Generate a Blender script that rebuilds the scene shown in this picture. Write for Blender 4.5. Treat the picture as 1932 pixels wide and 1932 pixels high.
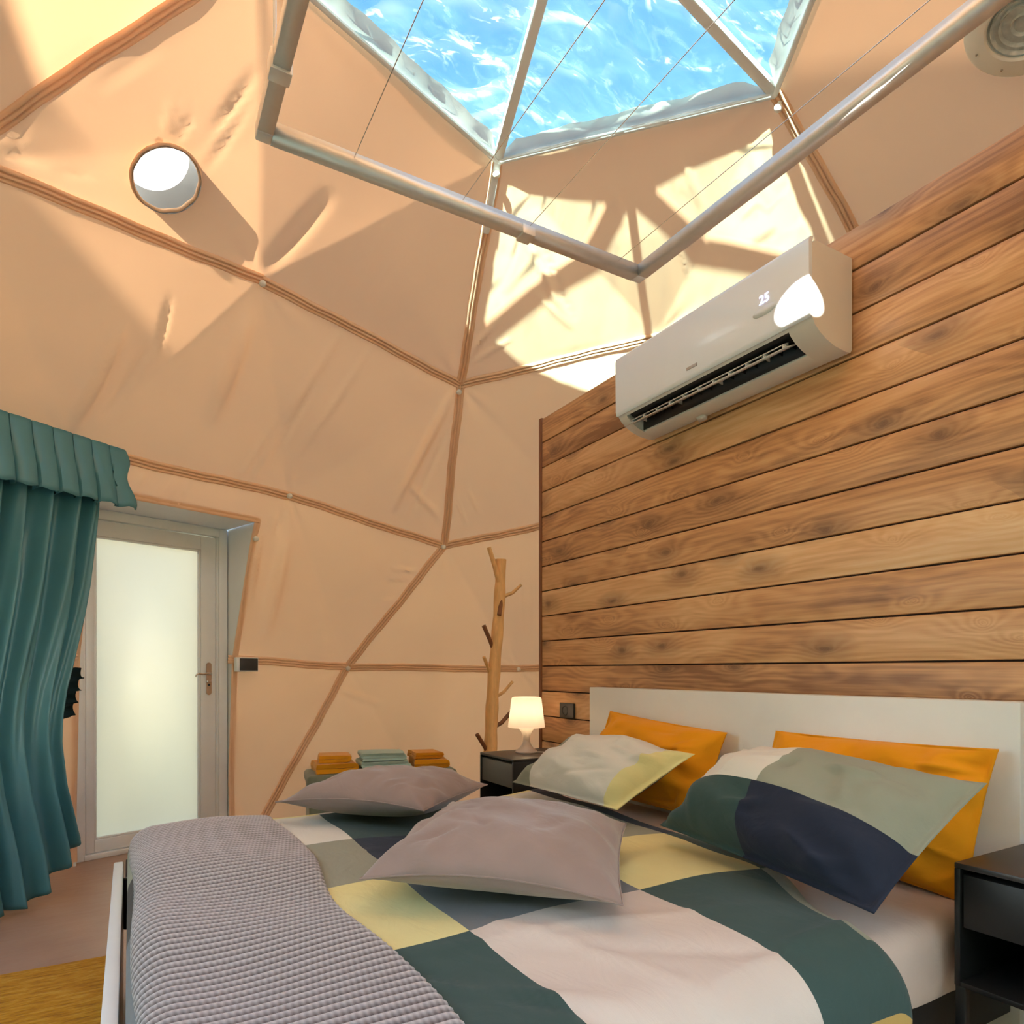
import bpy, bmesh, math, random
import numpy as np
from mathutils import Vector, Matrix
from mathutils.bvhtree import BVHTree

for o in list(bpy.data.objects):
    bpy.data.objects.remove(o, do_unlink=True)
scene = bpy.context.scene
COL = scene.collection
PI = math.pi
R_ = math.radians

# ------------------------------------------------------------------ camera
F_PX, HOR, EYE = 1256.0, 1266.0, 1.08
cam_d = bpy.data.cameras.new('camera')
cam_d.sensor_width = 36.0
cam_d.lens = 36.0 * F_PX / 1932.0
cam_d.shift_y = (HOR - 966.0) / 1932.0
cam_d.clip_start = 0.02
cam_d.clip_end = 300
cam = bpy.data.objects.new('camera', cam_d)
COL.objects.link(cam)
cam.location = (0, 0, EYE)
cam.rotation_euler = (R_(90), 0, -R_(29.85))
scene.camera = cam

# ------------------------------------------------------------------ sky, sun, exposure
SUN_AZ, SUN_EL = 41.0, 14.5          # direction the light travels (from +X towards +Y), height of the sun
SUN_STRENGTH, SKY_STRENGTH, EXPOSURE = 13.0, 7.0, 2.74
world = bpy.data.worlds.new('sky')
scene.world = world
world.use_nodes = True
wn = world.node_tree
wn.nodes.clear()
w_out = wn.nodes.new('ShaderNodeOutputWorld')
w_bg = wn.nodes.new('ShaderNodeBackground')
w_sky = wn.nodes.new('ShaderNodeTexSky')
w_sky.sky_type = 'HOSEK_WILKIE'
sd = Vector((-math.cos(R_(SUN_AZ)) * math.cos(R_(SUN_EL)), -math.sin(R_(SUN_AZ)) * math.cos(R_(SUN_EL)), math.sin(R_(SUN_EL))))
w_sky.sun_direction = sd
w_sky.turbidity = 3.4
w_sky.ground_albedo = 0.35
wn.links.new(w_sky.outputs[0], w_bg.inputs[0])
w_bg.inputs[1].default_value = SKY_STRENGTH
wn.links.new(w_bg.outputs[0], w_out.inputs[0])
sun_d = bpy.data.lights.new('sun', 'SUN')
sun_d.energy = SUN_STRENGTH
sun_d.angle = R_(0.53)
sun_d.color = (1.0, 0.93, 0.80)
sun = bpy.data.objects.new('sun', sun_d)
COL.objects.link(sun)
sun.location = sd * 30
sun.rotation_euler = sd.to_track_quat('Z', 'Y').to_euler()
scene.view_settings.view_transform = 'Standard'
scene.view_settings.look = 'None'
scene.view_settings.gamma = 1.0
scene.view_settings.use_curve_mapping = False
scene.view_settings.exposure = EXPOSURE

scene.cycles.max_bounces = 7
scene.cycles.diffuse_bounces = 4
scene.cycles.glossy_bounces = 3
scene.cycles.transmission_bounces = 5
scene.cycles.transparent_max_bounces = 8
scene.cycles.caustics_reflective = False
scene.cycles.caustics_refractive = False
scene.cycles.adaptive_threshold = 0.07
scene.cycles.adaptive_min_samples = 20

# ------------------------------------------------------------------ helpers
def srgb(r, g, b):
    f = lambda c: (c / 255 / 12.92) if c / 255 <= 0.04045 else ((c / 255 + 0.055) / 1.055) ** 2.4
    return (f(r), f(g), f(b), 1.0)

def new_mat(name):
    m = bpy.data.materials.new(name)
    m.use_nodes = True
    nt = m.node_tree
    nt.nodes.clear()
    out = nt.nodes.new('ShaderNodeOutputMaterial')
    return m, nt, out

def N(nt, kind, **kw):
    n = nt.nodes.new(kind)
    for k, v in kw.items():
        setattr(n, k, v)
    return n

def setin(n, **kw):
    for k, v in kw.items():
        n.inputs[k.replace('_', ' ')].default_value = v

def math_n(nt, op, a, b=None, c=None, clamp=False):
    n = N(nt, 'ShaderNodeMath', operation=op)
    n.use_clamp = clamp
    for i, v in enumerate((a, b, c)):
        if v is None:
            continue
        if isinstance(v, (int, float)):
            n.inputs[i].default_value = v
        else:
            nt.links.new(v, n.inputs[i])
    return n.outputs[0]

def ramp(nt, fac, stops, interp='LINEAR'):
    n = N(nt, 'ShaderNodeValToRGB')
    cr = n.color_ramp
    cr.interpolation = interp
    while len(cr.elements) < len(stops):
        cr.elements.new(0.5)
    for e, (p, c) in zip(cr.elements, stops):
        e.position = p
        e.color = c
    nt.links.new(fac, n.inputs[0])
    return n.outputs[0]

def noise_n(nt, vec, scale, detail=3, rough=0.55, dist=0.0):
    n = N(nt, 'ShaderNodeTexNoise')
    n.inputs['Scale'].default_value = scale
    n.inputs['Detail'].default_value = detail
    n.inputs['Roughness'].default_value = rough
    n.inputs['Distortion'].default_value = dist
    if vec is not None:
        nt.links.new(vec, n.inputs['Vector'])
    return n.outputs[0]

def mapping(nt, vec, scale=(1, 1, 1), rot=(0, 0, 0), loc=(0, 0, 0)):
    n = N(nt, 'ShaderNodeMapping')
    n.inputs['Scale'].default_value = scale
    n.inputs['Rotation'].default_value = rot
    n.inputs['Location'].default_value = loc
    nt.links.new(vec, n.inputs['Vector'])
    return n.outputs[0]

def bump(nt, h, strength=0.3, dist=0.01):
    n = N(nt, 'ShaderNodeBump')
    n.inputs['Strength'].default_value = strength
    n.inputs['Distance'].default_value = dist
    nt.links.new(h, n.inputs['Height'])
    return n.outputs[0]

def principled(name, col, rough=0.5, metal=0.0, spec=0.5, var=0.0, vscale=8.0, bmp=None, coat=0.0, sheen=0.0, stretch=(1, 1, 1)):
    """plain surface with a little colour mottling and fine relief"""
    m, nt, out = new_mat(name)
    p = N(nt, 'ShaderNodeBsdfPrincipled')
    setin(p, Roughness=rough, Metallic=metal, Coat_Weight=coat, Sheen_Weight=sheen)
    p.inputs['Specular IOR Level'].default_value = spec
    p.inputs['Base Color'].default_value = col
    tc = N(nt, 'ShaderNodeTexCoord')
    if var:
        v = noise_n(nt, mapping(nt, tc.outputs['Object'], stretch), vscale, 4)
        a = tuple(c * (1 - var) for c in col[:3]) + (1,)
        b = tuple(min(1, c * (1 + var)) for c in col[:3]) + (1,)
        nt.links.new(ramp(nt, v, [(0.3, a), (0.7, b)]), p.inputs['Base Color'])
    if bmp:
        h = noise_n(nt, mapping(nt, tc.outputs['Object'], stretch), bmp[0], 2)
        nt.links.new(bump(nt, h, bmp[1], bmp[2]), p.inputs['Normal'])
    nt.links.new(p.outputs[0], out.inputs[0])
    return m

# ---- materials
def mat_tent():
    m, nt, out = new_mat('tent_fabric')
    tc = N(nt, 'ShaderNodeTexCoord')
    v = noise_n(nt, tc.outputs['Object'], 1.3, 3)
    c = ramp(nt, v, [(0.3, (0.80, 0.480, 0.285, 1)), (0.7, (0.86, 0.525, 0.315, 1))])
    d = N(nt, 'ShaderNodeBsdfDiffuse')
    t = N(nt, 'ShaderNodeBsdfTranslucent')
    g = N(nt, 'ShaderNodeBsdfGlossy')
    g.inputs['Roughness'].default_value = 0.42
    g.inputs['Color'].default_value = (1.0, 0.88, 0.72, 1)
    nt.links.new(c, d.inputs[0])
    t.inputs[0].default_value = (0.86, 0.50, 0.27, 1)
    h = noise_n(nt, tc.outputs['Object'], 420, 1)
    b = bump(nt, h, 0.12, 0.002)
    for s in (d, g):
        nt.links.new(b, s.inputs['Normal'])
    mx = N(nt, 'ShaderNodeMixShader')
    mx.inputs[0].default_value = 0.12
    nt.links.new(d.outputs[0], mx.inputs[1])
    nt.links.new(t.outputs[0], mx.inputs[2])
    mg = N(nt, 'ShaderNodeMixShader')
    mg.inputs[0].default_value = 0.05
    nt.links.new(mx.outputs[0], mg.inputs[1])
    nt.links.new(g.outputs[0], mg.inputs[2])
    nt.links.new(mg.outputs[0], out.inputs[0])
    return m

def mat_film():
    """crinkled clear plastic sheet"""
    m, nt, out = new_mat('clear_plastic_film')
    tc = N(nt, 'ShaderNodeTexCoord')
    co = tc.outputs['Object']
    a = noise_n(nt, mapping(nt, co, (3.0, 7.5, 3), (0, 0, R_(25))), 1.6, 4, 0.6, 1.3)
    st = ramp(nt, a, [(0.56, (0, 0, 0, 1)), (0.66, (1, 1, 1, 1))])  # whitish flecks painted as bright highlights on the creases
    a2 = noise_n(nt, mapping(nt, co, (4, 11, 4), (0, 0, R_(-20))), 2.2, 3, 0.5, 0.9)
    st2 = ramp(nt, a2, [(0.60, (0, 0, 0, 1)), (0.67, (1, 1, 1, 1))])
    haze = noise_n(nt, co, 2.2, 2)
    hz = ramp(nt, haze, [(0.4, (0.01, 0.01, 0.01, 1)), (0.75, (0.10, 0.10, 0.10, 1))])
    s = math_n(nt, 'MAXIMUM', st, st2)
    s = math_n(nt, 'MULTIPLY', s, 0.13)
    s = math_n(nt, 'ADD', s, hz, clamp=True)
    tr = N(nt, 'ShaderNodeBsdfTransparent')
    rip = noise_n(nt, mapping(nt, co, (3, 9, 3), (0, 0, R_(38))), 1.2, 3, 0.5, 0.8)
    nt.links.new(ramp(nt, rip, [(0.36, (0.215, 0.37, 0.43, 1)), (0.50, (0.25, 0.41, 0.45, 1)), (0.66, (0.32, 0.48, 0.51, 1))]), tr.inputs[0])  # light and dark ripples in the tint stand in for refraction
    tl = N(nt, 'ShaderNodeBsdfTranslucent')
    tl.inputs[0].default_value = (0.9, 0.96, 1.0, 1)
    gl = N(nt, 'ShaderNodeBsdfGlossy')
    gl.inputs['Roughness'].default_value = 0.12
    mx = N(nt, 'ShaderNodeMixShader')
    nt.links.new(s, mx.inputs[0])
    nt.links.new(tr.outputs[0], mx.inputs[1])
    nt.links.new(tl.outputs[0], mx.inputs[2])
    mg = N(nt, 'ShaderNodeMixShader')
    mg.inputs[0].default_value = 0.05
    nt.links.new(mx.outputs[0], mg.inputs[1])
    nt.links.new(gl.outputs[0], mg.inputs[2])
    nt.links.new(mg.outputs[0], out.inputs[0])
    return m

def mat_thin(name, col, trans=0.4, bmp=None, gloss=0.0):
    """thin cloth or plastic that lets light through"""
    m, nt, out = new_mat(name)
    tc = N(nt, 'ShaderNodeTexCoord')
    v = noise_n(nt, tc.outputs['Object'], 6, 3)
    a = tuple(c * 0.93 for c in col[:3]) + (1,)
    c = ramp(nt, v, [(0.3, a), (0.7, col)])
    d = N(nt, 'ShaderNodeBsdfDiffuse')
    t = N(nt, 'ShaderNodeBsdfTranslucent')
    nt.links.new(c, d.inputs[0])
    nt.links.new(c, t.inputs[0])
    mx = N(nt, 'ShaderNodeMixShader')
    mx.inputs[0].default_value = trans
    nt.links.new(d.outputs[0], mx.inputs[1])
    nt.links.new(t.outputs[0], mx.inputs[2])
    last = mx
    if bmp:
        h = noise_n(nt, tc.outputs['Object'], bmp[0], 2)
        nt.links.new(bump(nt, h, bmp[1], bmp[2]), d.inputs['Normal'])
    if gloss:
        g = N(nt, 'ShaderNodeBsdfGlossy')
        g.inputs['Roughness'].default_value = 0.35
        mg = N(nt, 'ShaderNodeMixShader')
        mg.inputs[0].default_value = gloss
        nt.links.new(mx.outputs[0], mg.inputs[1])
        nt.links.new(g.outputs[0], mg.inputs[2])
        last = mg
    nt.links.new(last.outputs[0], out.inputs[0])
    return m

def mat_wood_wall():
    m, nt, out = new_mat('stained_pine')
    tc = N(nt, 'ShaderNodeTexCoord')
    oi = N(nt, 'ShaderNodeObjectInfo')
    rnd = oi.outputs['Random']
    cmb = N(nt, 'ShaderNodeCombineXYZ')
    nt.links.new(math_n(nt, 'MULTIPLY', rnd, 53.0), cmb.inputs[1])
    nt.links.new(math_n(nt, 'MULTIPLY', rnd, 17.0), cmb.inputs[2])
    va = N(nt, 'ShaderNodeVectorMath', operation='ADD')
    nt.links.new(tc.outputs['Object'], va.inputs[0])
    nt.links.new(cmb.outputs[0], va.inputs[1])
    co = va.outputs[0]
    # knots
    vo = N(nt, 'ShaderNodeTexVoronoi', voronoi_dimensions='2D', feature='F1')
    vo.inputs['Scale'].default_value = 1.0
    warp = noise_n(nt, mapping(nt, co, (0, 6, 14)), 1.0, 2)
    kv = N(nt, 'ShaderNodeVectorMath', operation='ADD')
    ks = N(nt, 'ShaderNodeSeparateXYZ'); nt.links.new(co, ks.inputs[0])
    kc = N(nt, 'ShaderNodeCombineXYZ')
    nt.links.new(math_n(nt, 'MULTIPLY', ks.outputs[1], 2.9), kc.inputs[0]); nt.links.new(math_n(nt, 'MULTIPLY', ks.outputs[2], 6.4), kc.inputs[1])
    nt.links.new(kc.outputs[0], kv.inputs[0])
    wv = N(nt, 'ShaderNodeCombineXYZ')
    nt.links.new(math_n(nt, 'MULTIPLY', warp, 0.22), wv.inputs[0])
    nt.links.new(math_n(nt, 'MULTIPLY', warp, 0.30), wv.inputs[1])
    nt.links.new(wv.outputs[0], kv.inputs[1])
    nt.links.new(kv.outputs[0], vo.inputs['Vector'])
    d = vo.outputs['Distance']
    # growth lines bent round the knots
    bend = math_n(nt, 'DIVIDE', 0.020, math_n(nt, 'ADD', d, 0.10))
    sp = N(nt, 'ShaderNodeSeparateXYZ')
    nt.links.new(co, sp.inputs[0])
    low = noise_n(nt, mapping(nt, co, (1, 0.9, 5.5)), 1.0, 2)
    gz = math_n(nt, 'ADD', sp.outputs[2], bend)
    gz = math_n(nt, 'ADD', gz, math_n(nt, 'MULTIPLY', low, 0.30))
    lines = math_n(nt, 'SINE', math_n(nt, 'MULTIPLY', gz, 210.0))
    lines = math_n(nt, 'MULTIPLY_ADD', lines, 0.5, 0.5)
    fib = noise_n(nt, mapping(nt, co, (3, 2.2, 95)), 1.0, 4, 0.6)
    tone = noise_n(nt, mapping(nt, co, (1, 1.4, 7)), 1.0, 3, 0.6, 0.8)
    g = math_n(nt, 'MULTIPLY', lines, 0.08)
    g = math_n(nt, 'ADD', g, math_n(nt, 'MULTIPLY', fib, 0.36))
    g = math_n(nt, 'ADD', g, math_n(nt, 'MULTIPLY', tone, 0.62))
    g = math_n(nt, 'ADD', g, math_n(nt, 'MULTIPLY', math_n(nt, 'SUBTRACT', rnd, 0.35), 0.30))
    base = ramp(nt, g, [(0.34, srgb(144, 99, 65)), (0.54, srgb(206, 154, 105)), (0.70, srgb(226, 180, 130)), (0.92, srgb(240, 206, 162))])
    # dark knots, only in some of the cells
    sepc = N(nt, 'ShaderNodeSeparateColor')
    nt.links.new(vo.outputs['Color'], sepc.inputs[0])
    keep = math_n(nt, 'GREATER_THAN', sepc.outputs[0], 0.42)
    core = ramp(nt, d, [(0.03, (1, 1, 1, 1)), (0.11, (0.55, 0.55, 0.55, 1)), (0.40, (0, 0, 0, 1))])
    kf = math_n(nt, 'MULTIPLY', core, keep)
    kf = math_n(nt, 'MULTIPLY', kf, 0.82)
    mix = N(nt, 'ShaderNodeMix', data_type='RGBA')
    nt.links.new(kf, mix.inputs[0])
    nt.links.new(base, mix.inputs[6])
    mix.inputs[7].default_value = srgb(104, 72, 52)
    p = N(nt, 'ShaderNodeBsdfPrincipled')
    setin(p, Roughness=0.46)
    p.inputs['Specular IOR Level'].default_value = 0.55
    nt.links.new(mix.outputs[2], p.inputs['Base Color'])
    nt.links.new(bump(nt, math_n(nt, 'ADD', fib, math_n(nt, 'MULTIPLY', lines, 0.4)), 0.16, 0.003), p.inputs['Normal'])
    nt.links.new(p.outputs[0], out.inputs[0])
    return m

def mat_cloth(name, col, weave=700, var=0.05, sheen=0.25, rough=0.9):
    m, nt, out = new_mat(name)
    tc = N(nt, 'ShaderNodeTexCoord')
    v = noise_n(nt, tc.outputs['Object'], 5, 4)
    a = tuple(c * (1 - var) for c in col[:3]) + (1,)
    b = tuple(min(1, c * (1 + var)) for c in col[:3]) + (1,)
    p = N(nt, 'ShaderNodeBsdfPrincipled')
    nt.links.new(ramp(nt, v, [(0.3, a), (0.7, b)]), p.inputs['Base Color'])
    setin(p, Roughness=rough, Sheen_Weight=sheen, Sheen_Roughness=0.5)
    p.inputs['Specular IOR Level'].default_value = 0.15
    h1 = noise_n(nt, tc.outputs['Object'], weave, 1)
    h2 = noise_n(nt, mapping(nt, tc.outputs['Object'], (1.0, 0.55, 1.0), (0, 0, R_(35))), 13, 3, 0.5, 1.2)
    h = math_n(nt, 'ADD', math_n(nt, 'MULTIPLY', h1, 0.06), h2)
    nt.links.new(bump(nt, h, 0.45, 0.008), p.inputs['Normal'])
    nt.links.new(p.outputs[0], out.inputs[0])
    return m

def mat_knit():
    m, nt, out = new_mat('knitted_wool')
    tc = N(nt, 'ShaderNodeTexCoord')
    sp = N(nt, 'ShaderNodeSeparateXYZ')
    nt.links.new(tc.outputs['UV'], sp.inputs[0])
    # u across the rows, v along the rows; metres
    row = math_n(nt, 'MULTIPLY', sp.outputs[0], 2 * PI / 0.024)
    al = math_n(nt, 'MULTIPLY', sp.outputs[1], 2 * PI / 0.0105)
    st = math_n(nt, 'SINE', math_n(nt, 'ADD', al, math_n(nt, 'MULTIPLY', row, 0.5)))
    sr = math_n(nt, 'SINE', row)
    h = math_n(nt, 'ADD', sr, math_n(nt, 'MULTIPLY', st, 0.30))
    h = math_n(nt, 'MULTIPLY_ADD', h, 0.32, 0.5, clamp=True)
    c = ramp(nt, h, [(0.05, srgb(84, 72, 70)), (0.5, srgb(152, 143, 141)), (0.9, srgb(196, 186, 184))])
    p = N(nt, 'ShaderNodeBsdfPrincipled')
    nt.links.new(c, p.inputs['Base Color'])
    setin(p, Roughness=0.95, Sheen_Weight=0.3)
    p.inputs['Specular IOR Level'].default_value = 0.1
    nt.links.new(bump(nt, h, 0.7, 0.006), p.inputs['Normal'])
    nt.links.new(p.outputs[0], out.inputs[0])
    return m

def mat_rug():
    m, nt, out = new_mat('gold_chenille')
    tc = N(nt, 'ShaderNodeTexCoord')
    v = noise_n(nt, mapping(nt, tc.outputs['Object'], (12, 60, 10)), 1.0, 4, 0.7)
    c = ramp(nt, v, [(0.3, srgb(148, 98, 10)), (0.5, srgb(196, 140, 24)), (0.72, srgb(216, 172, 70))])
    p = N(nt, 'ShaderNodeBsdfPrincipled')
    nt.links.new(c, p.inputs['Base Color'])
    setin(p, Roughness=0.9, Sheen_Weight=0.05)
    p.inputs['Specular IOR Level'].default_value = 0.1
    nt.links.new(bump(nt, v, 0.8, 0.01), p.inputs['Normal'])
    nt.links.new(p.outputs[0], out.inputs[0])
    return m

def mat_floor():
    m, nt, out = new_mat('brown_floor')
    tc = N(nt, 'ShaderNodeTexCoord')
    v = noise_n(nt, mapping(nt, tc.outputs['Object'], (2, 2, 2)), 1.0, 4, 0.6)
    c = ramp(nt, v, [(0.3, srgb(168, 134, 114)), (0.7, srgb(186, 152, 130))])
    w = noise_n(nt, mapping(nt, tc.outputs['Object'], (5, 16, 5), (0, 0, R_(15))), 1.0, 3, 0.5, 0.5)
    p = N(nt, 'ShaderNodeBsdfPrincipled')
    nt.links.new(c, p.inputs['Base Color'])
    setin(p, Roughness=0.38)
    nt.links.new(bump(nt, w, 0.25, 0.012), p.inputs['Normal'])
    nt.links.new(p.outputs[0], out.inputs[0])
    return m

def mat_glow(name, col, strength):
    m, nt, out = new_mat(name)
    e = N(nt, 'ShaderNodeEmission')
    e.inputs[0].default_value = col
    e.inputs[1].default_value = strength
    nt.links.new(e.outputs[0], out.inputs[0])
    return m

M = {}
M['tent'] = mat_tent()
M['film'] = mat_film()
m_, nt_, out_ = new_mat('clear_window_film')
tr_ = N(nt_, 'ShaderNodeBsdfTransparent'); tr_.inputs[0].default_value = (0.94, 0.95, 0.95, 1)
gl_ = N(nt_, 'ShaderNodeBsdfGlossy'); gl_.inputs['Roughness'].default_value = 0.08
mx_ = N(nt_, 'ShaderNodeMixShader'); mx_.inputs[0].default_value = 0.05
nt_.links.new(tr_.outputs[0], mx_.inputs[1]); nt_.links.new(gl_.outputs[0], mx_.inputs[2]); nt_.links.new(mx_.outputs[0], out_.inputs[0])
M['clearfilm'] = m_
M['seam'] = mat_thin('seam_tape', (0.93, 0.60, 0.38, 1), 0.12, (300, 0.1, 0.002))
M['hem'] = mat_thin('hem_tape', (0.78, 0.72, 0.62, 1), 0.35)
M['wood'] = mat_wood_wall()
M['gap'] = principled('dark_batten', srgb(52, 28, 18), 0.8, var=0.2)
M['trimwood'] = principled('brown_trim', srgb(128, 76, 44), 0.5, var=0.12, vscale=30, stretch=(1, 1, 0.1))
M['floor'] = mat_floor()
M['white'] = principled('white_lacquer', (0.80, 0.79, 0.76, 1), 0.35, var=0.02, bmp=(40, 0.02, 0.002))
M['whiteplastic'] = principled('white_plastic', (0.78, 0.79, 0.80, 1), 0.28, var=0.015)
M['acfront'] = principled('glossy_white_plastic', (0.76, 0.85, 0.96, 1), 0.18, var=0.01, coat=0.3)
M['acgrey'] = principled('pale_grey_plastic', (0.74, 0.72, 0.69, 1), 0.4, var=0.02)
M['acdark'] = principled('black_plastic', (0.012, 0.012, 0.014, 1), 0.5, var=0.1)
M['pvc'] = principled('door_pvc', (0.82, 0.81, 0.80, 1), 0.34, var=0.02)
M['steel'] = principled('brushed_nickel', (0.62, 0.57, 0.52, 1), 0.25, metal=1.0, var=0.04, vscale=60)
M['alu'] = principled('satin_aluminium', (0.78, 0.77, 0.74, 1), 0.42, metal=0.55, var=0.04, vscale=30, stretch=(1, 1, 1))
M['strut'] = principled('white_powdercoat', (0.80, 0.80, 0.79, 1), 0.35, var=0.02)
M['tube'] = principled('grey_duct', (0.15, 0.135, 0.12, 1), 0.5, var=0.06)
M['canvas'] = mat_thin('white_cover_cloth', (0.82, 0.83, 0.80, 1), 0.5)
m_, nt_, out_ = new_mat('frosted_glass')
tr_ = N(nt_, 'ShaderNodeBsdfTranslucent'); tr_.inputs[0].default_value = (0.76, 0.68, 0.58, 1)
rf_ = N(nt_, 'ShaderNodeBsdfRefraction'); rf_.inputs['Roughness'].default_value = 0.55; rf_.inputs['IOR'].default_value = 1.3; rf_.inputs[0].default_value = (0.80, 0.70, 0.56, 1)
mx_ = N(nt_, 'ShaderNodeMixShader'); mx_.inputs[0].default_value = 0.25
gl_ = N(nt_, 'ShaderNodeBsdfGlossy'); gl_.inputs['Roughness'].default_value = 0.3
m2_ = N(nt_, 'ShaderNodeMixShader'); m2_.inputs[0].default_value = 0.04
fr_n = noise_n(nt_, None, 300, 2)
nt_.links.new(bump(nt_, fr_n, 0.1, 0.001), rf_.inputs['Normal'])
nt_.links.new(tr_.outputs[0], mx_.inputs[1]); nt_.links.new(rf_.outputs[0], mx_.inputs[2]); nt_.links.new(mx_.outputs[0], m2_.inputs[1]); nt_.links.new(gl_.outputs[0], m2_.inputs[2]); nt_.links.new(m2_.outputs[0], out_.inputs[0])
M['frost'] = m_
M['glassdisc'] = principled('ribbed_glass', (0.62, 0.65, 0.60, 1), 0.15, var=0.15, vscale=40, coat=0.5)
M['cream_ring'] = principled('cream_enamel', (0.90, 0.83, 0.70, 1), 0.45, var=0.03)
M['button'] = principled('pale_button', (0.85, 0.80, 0.72, 1), 0.3, var=0.03)
M['black'] = principled('black_metal', (0.012, 0.012, 0.013, 1), 0.45, var=0.1, bmp=(200, 0.05, 0.001))
M['darktop'] = principled('anthracite_metal', (0.035, 0.031, 0.030, 1), 0.38, var=0.1)
M['drawerlit'] = principled('black_drawer_lit', (0.10, 0.10, 0.095, 1), 0.42, var=0.05)  # grey copy of the black front, light on it put into the colour
M['socket'] = principled('anthracite_plastic', (0.035, 0.036, 0.038, 1), 0.4, var=0.05)
M['lampshade'] = mat_thin('opal_plastic_shade', (0.90, 0.80, 0.76, 1), 0.55)
M['lampbase'] = mat_thin('opal_plastic_base', (0.88, 0.78, 0.74, 1), 0.5, gloss=0.06)
M['bulb'] = mat_glow('lit_bulb', (1.0, 0.78, 0.38, 1), 0.9)
M['cable'] = principled('white_cable', (0.75, 0.73, 0.68, 1), 0.4, var=0.03)
M['birch'] = principled('peeled_branch', srgb(228, 176, 116), 0.6, var=0.15, vscale=14, stretch=(3, 3, 0.6), bmp=(30, 0.2, 0.004))
M['birchdark'] = principled('cut_branch', srgb(126, 78, 48), 0.6, var=0.15, vscale=20)
M['mustard'] = mat_cloth('mustard_towelling', srgb(224, 150, 22), 350, 0.08, 0.3)
M['aqua'] = mat_cloth('aqua_towelling', srgb(168, 196, 192), 350, 0.06, 0.3)
M['benchcloth'] = mat_cloth('grey_green_velvet', srgb(116, 122, 106), 500, 0.08, 0.4)
M['benchleg'] = principled('dark_leg', srgb(60, 45, 36), 0.5, var=0.1)
M['mauve'] = mat_cloth('mauve_suede', srgb(150, 128, 120), 600, 0.07, 0.35)
M['knit'] = mat_knit()
M['orange'] = mat_cloth('orange_cotton', srgb(238, 158, 26), 700, 0.04, 0.1)
M['cream'] = mat_cloth('cream_cotton', srgb(214, 200, 188), 700, 0.03, 0.1)
M['offwhite'] = mat_cloth('off_white_cotton', srgb(220, 214, 200), 700, 0.03, 0.1)
M['yellow'] = mat_cloth('straw_cotton', srgb(226, 214, 150), 700, 0.04, 0.1)
M['gold'] = mat_cloth('ochre_cotton', srgb(196, 160, 92), 700, 0.04, 0.1)
M['sage'] = mat_cloth('sage_cotton', srgb(150, 150, 132), 700, 0.04, 0.1)
M['dgreen'] = mat_cloth('dark_green_cotton', srgb(62, 82, 78), 700, 0.04, 0.1)
M['navy'] = mat_cloth('navy_cotton', srgb(42, 47, 62), 700, 0.04, 0.1)
M['bluegrey'] = mat_cloth('blue_grey_cotton', srgb(116, 118, 120), 700, 0.04, 0.1)
M['charcoal'] = mat_cloth('charcoal_cotton', srgb(62, 60, 58), 700, 0.05, 0.1)
M['sheet'] = mat_cloth('rose_beige_cotton', srgb(212, 190, 174), 700, 0.03, 0.1)
M['curtain'] = mat_thin('teal_curtain_cloth', (0.110, 0.310, 0.370, 1), 0.22, (300, 0.1, 0.002), gloss=0.05)
M['curtaindark'] = mat_thin('black_ruffle_cloth', (0.020, 0.034, 0.038, 1), 0.1)
M['rug'] = mat_rug()
M['mat'] = mat_cloth('dark_doormat', srgb(58, 48, 52), 200, 0.2, 0.1)
M['grass'] = principled('dry_grass', (0.58, 0.54, 0.32, 1), 0.9, var=0.35, vscale=3)
M['leaf'] = principled('sunshade_leaves', (0.10, 0.16, 0.05, 1), 0.7, var=0.4, vscale=6)
M['display'] = mat_glow('lit_display', (0.55, 0.55, 1.0, 1), 0.9)
M['sticker'] = principled('pale_sticker', (0.70, 0.76, 0.80, 1), 0.4, var=0.02)
M['label'] = principled('grey_badge', (0.42, 0.41, 0.44, 1), 0.35, metal=0.4, var=0.05)

# ---- objects
def empty(name, loc=(0, 0, 0)):
    o = bpy.data.objects.new(name, None)
    o.empty_display_size = 0.1
    COL.objects.link(o)
    o.location = loc
    return o

def tag(o, label=None, cat=None, group=None, kind=None):
    if label: o['label'] = label
    if cat: o['category'] = cat
    if group: o['group'] = group
    if kind: o['kind'] = kind
    return o

def world_loc(o):
    l = Vector(o.location)
    p = o.parent
    while p:
        l = l + Vector(p.location)
        p = p.parent
    return l

def mesh_obj(name, me, mat, parent=None, smooth=True):
    o = bpy.data.objects.new(name, me)
    COL.objects.link(o)
    if mat is not None and not me.materials:
        for mm in (mat if isinstance(mat, (list, tuple)) else [mat]):
            me.materials.append(mm)
    if parent is not None:
        o.parent = parent
        o.location = -world_loc(parent)
    if smooth:
        me.polygons.foreach_set('use_smooth', [True] * len(me.polygons))
    return o

def auto_smooth(me, ang=35):
    bm = bmesh.new()
    bm.from_mesh(me)
    lim = R_(ang)
    for e in bm.edges:
        if len(e.link_faces) == 2:
            e.smooth = e.calc_face_angle(0) < lim
    bm.to_mesh(me)
    bm.free()

def from_bm(name, bm, mat, parent=None, smooth=True, ang=35):
    me = bpy.data.meshes.new(name)
    bmesh.ops.recalc_face_normals(bm, faces=bm.faces)
    if smooth:
        lim = R_(ang)
        for e in bm.edges:
            if len(e.link_faces) == 2:
                e.smooth = e.calc_face_angle(0) < lim
    bm.to_mesh(me)
    bm.free()
    return mesh_obj(name, me, mat, parent, smooth)

def from_data(name, verts, faces, mat, parent=None, smooth=True):
    me = bpy.data.meshes.new(name)
    me.from_pydata([tuple(map(float, v)) for v in verts], [], [tuple(map(int, f)) for f in faces])
    me.update()
    return mesh_obj(name, me, mat, parent, smooth)

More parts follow.
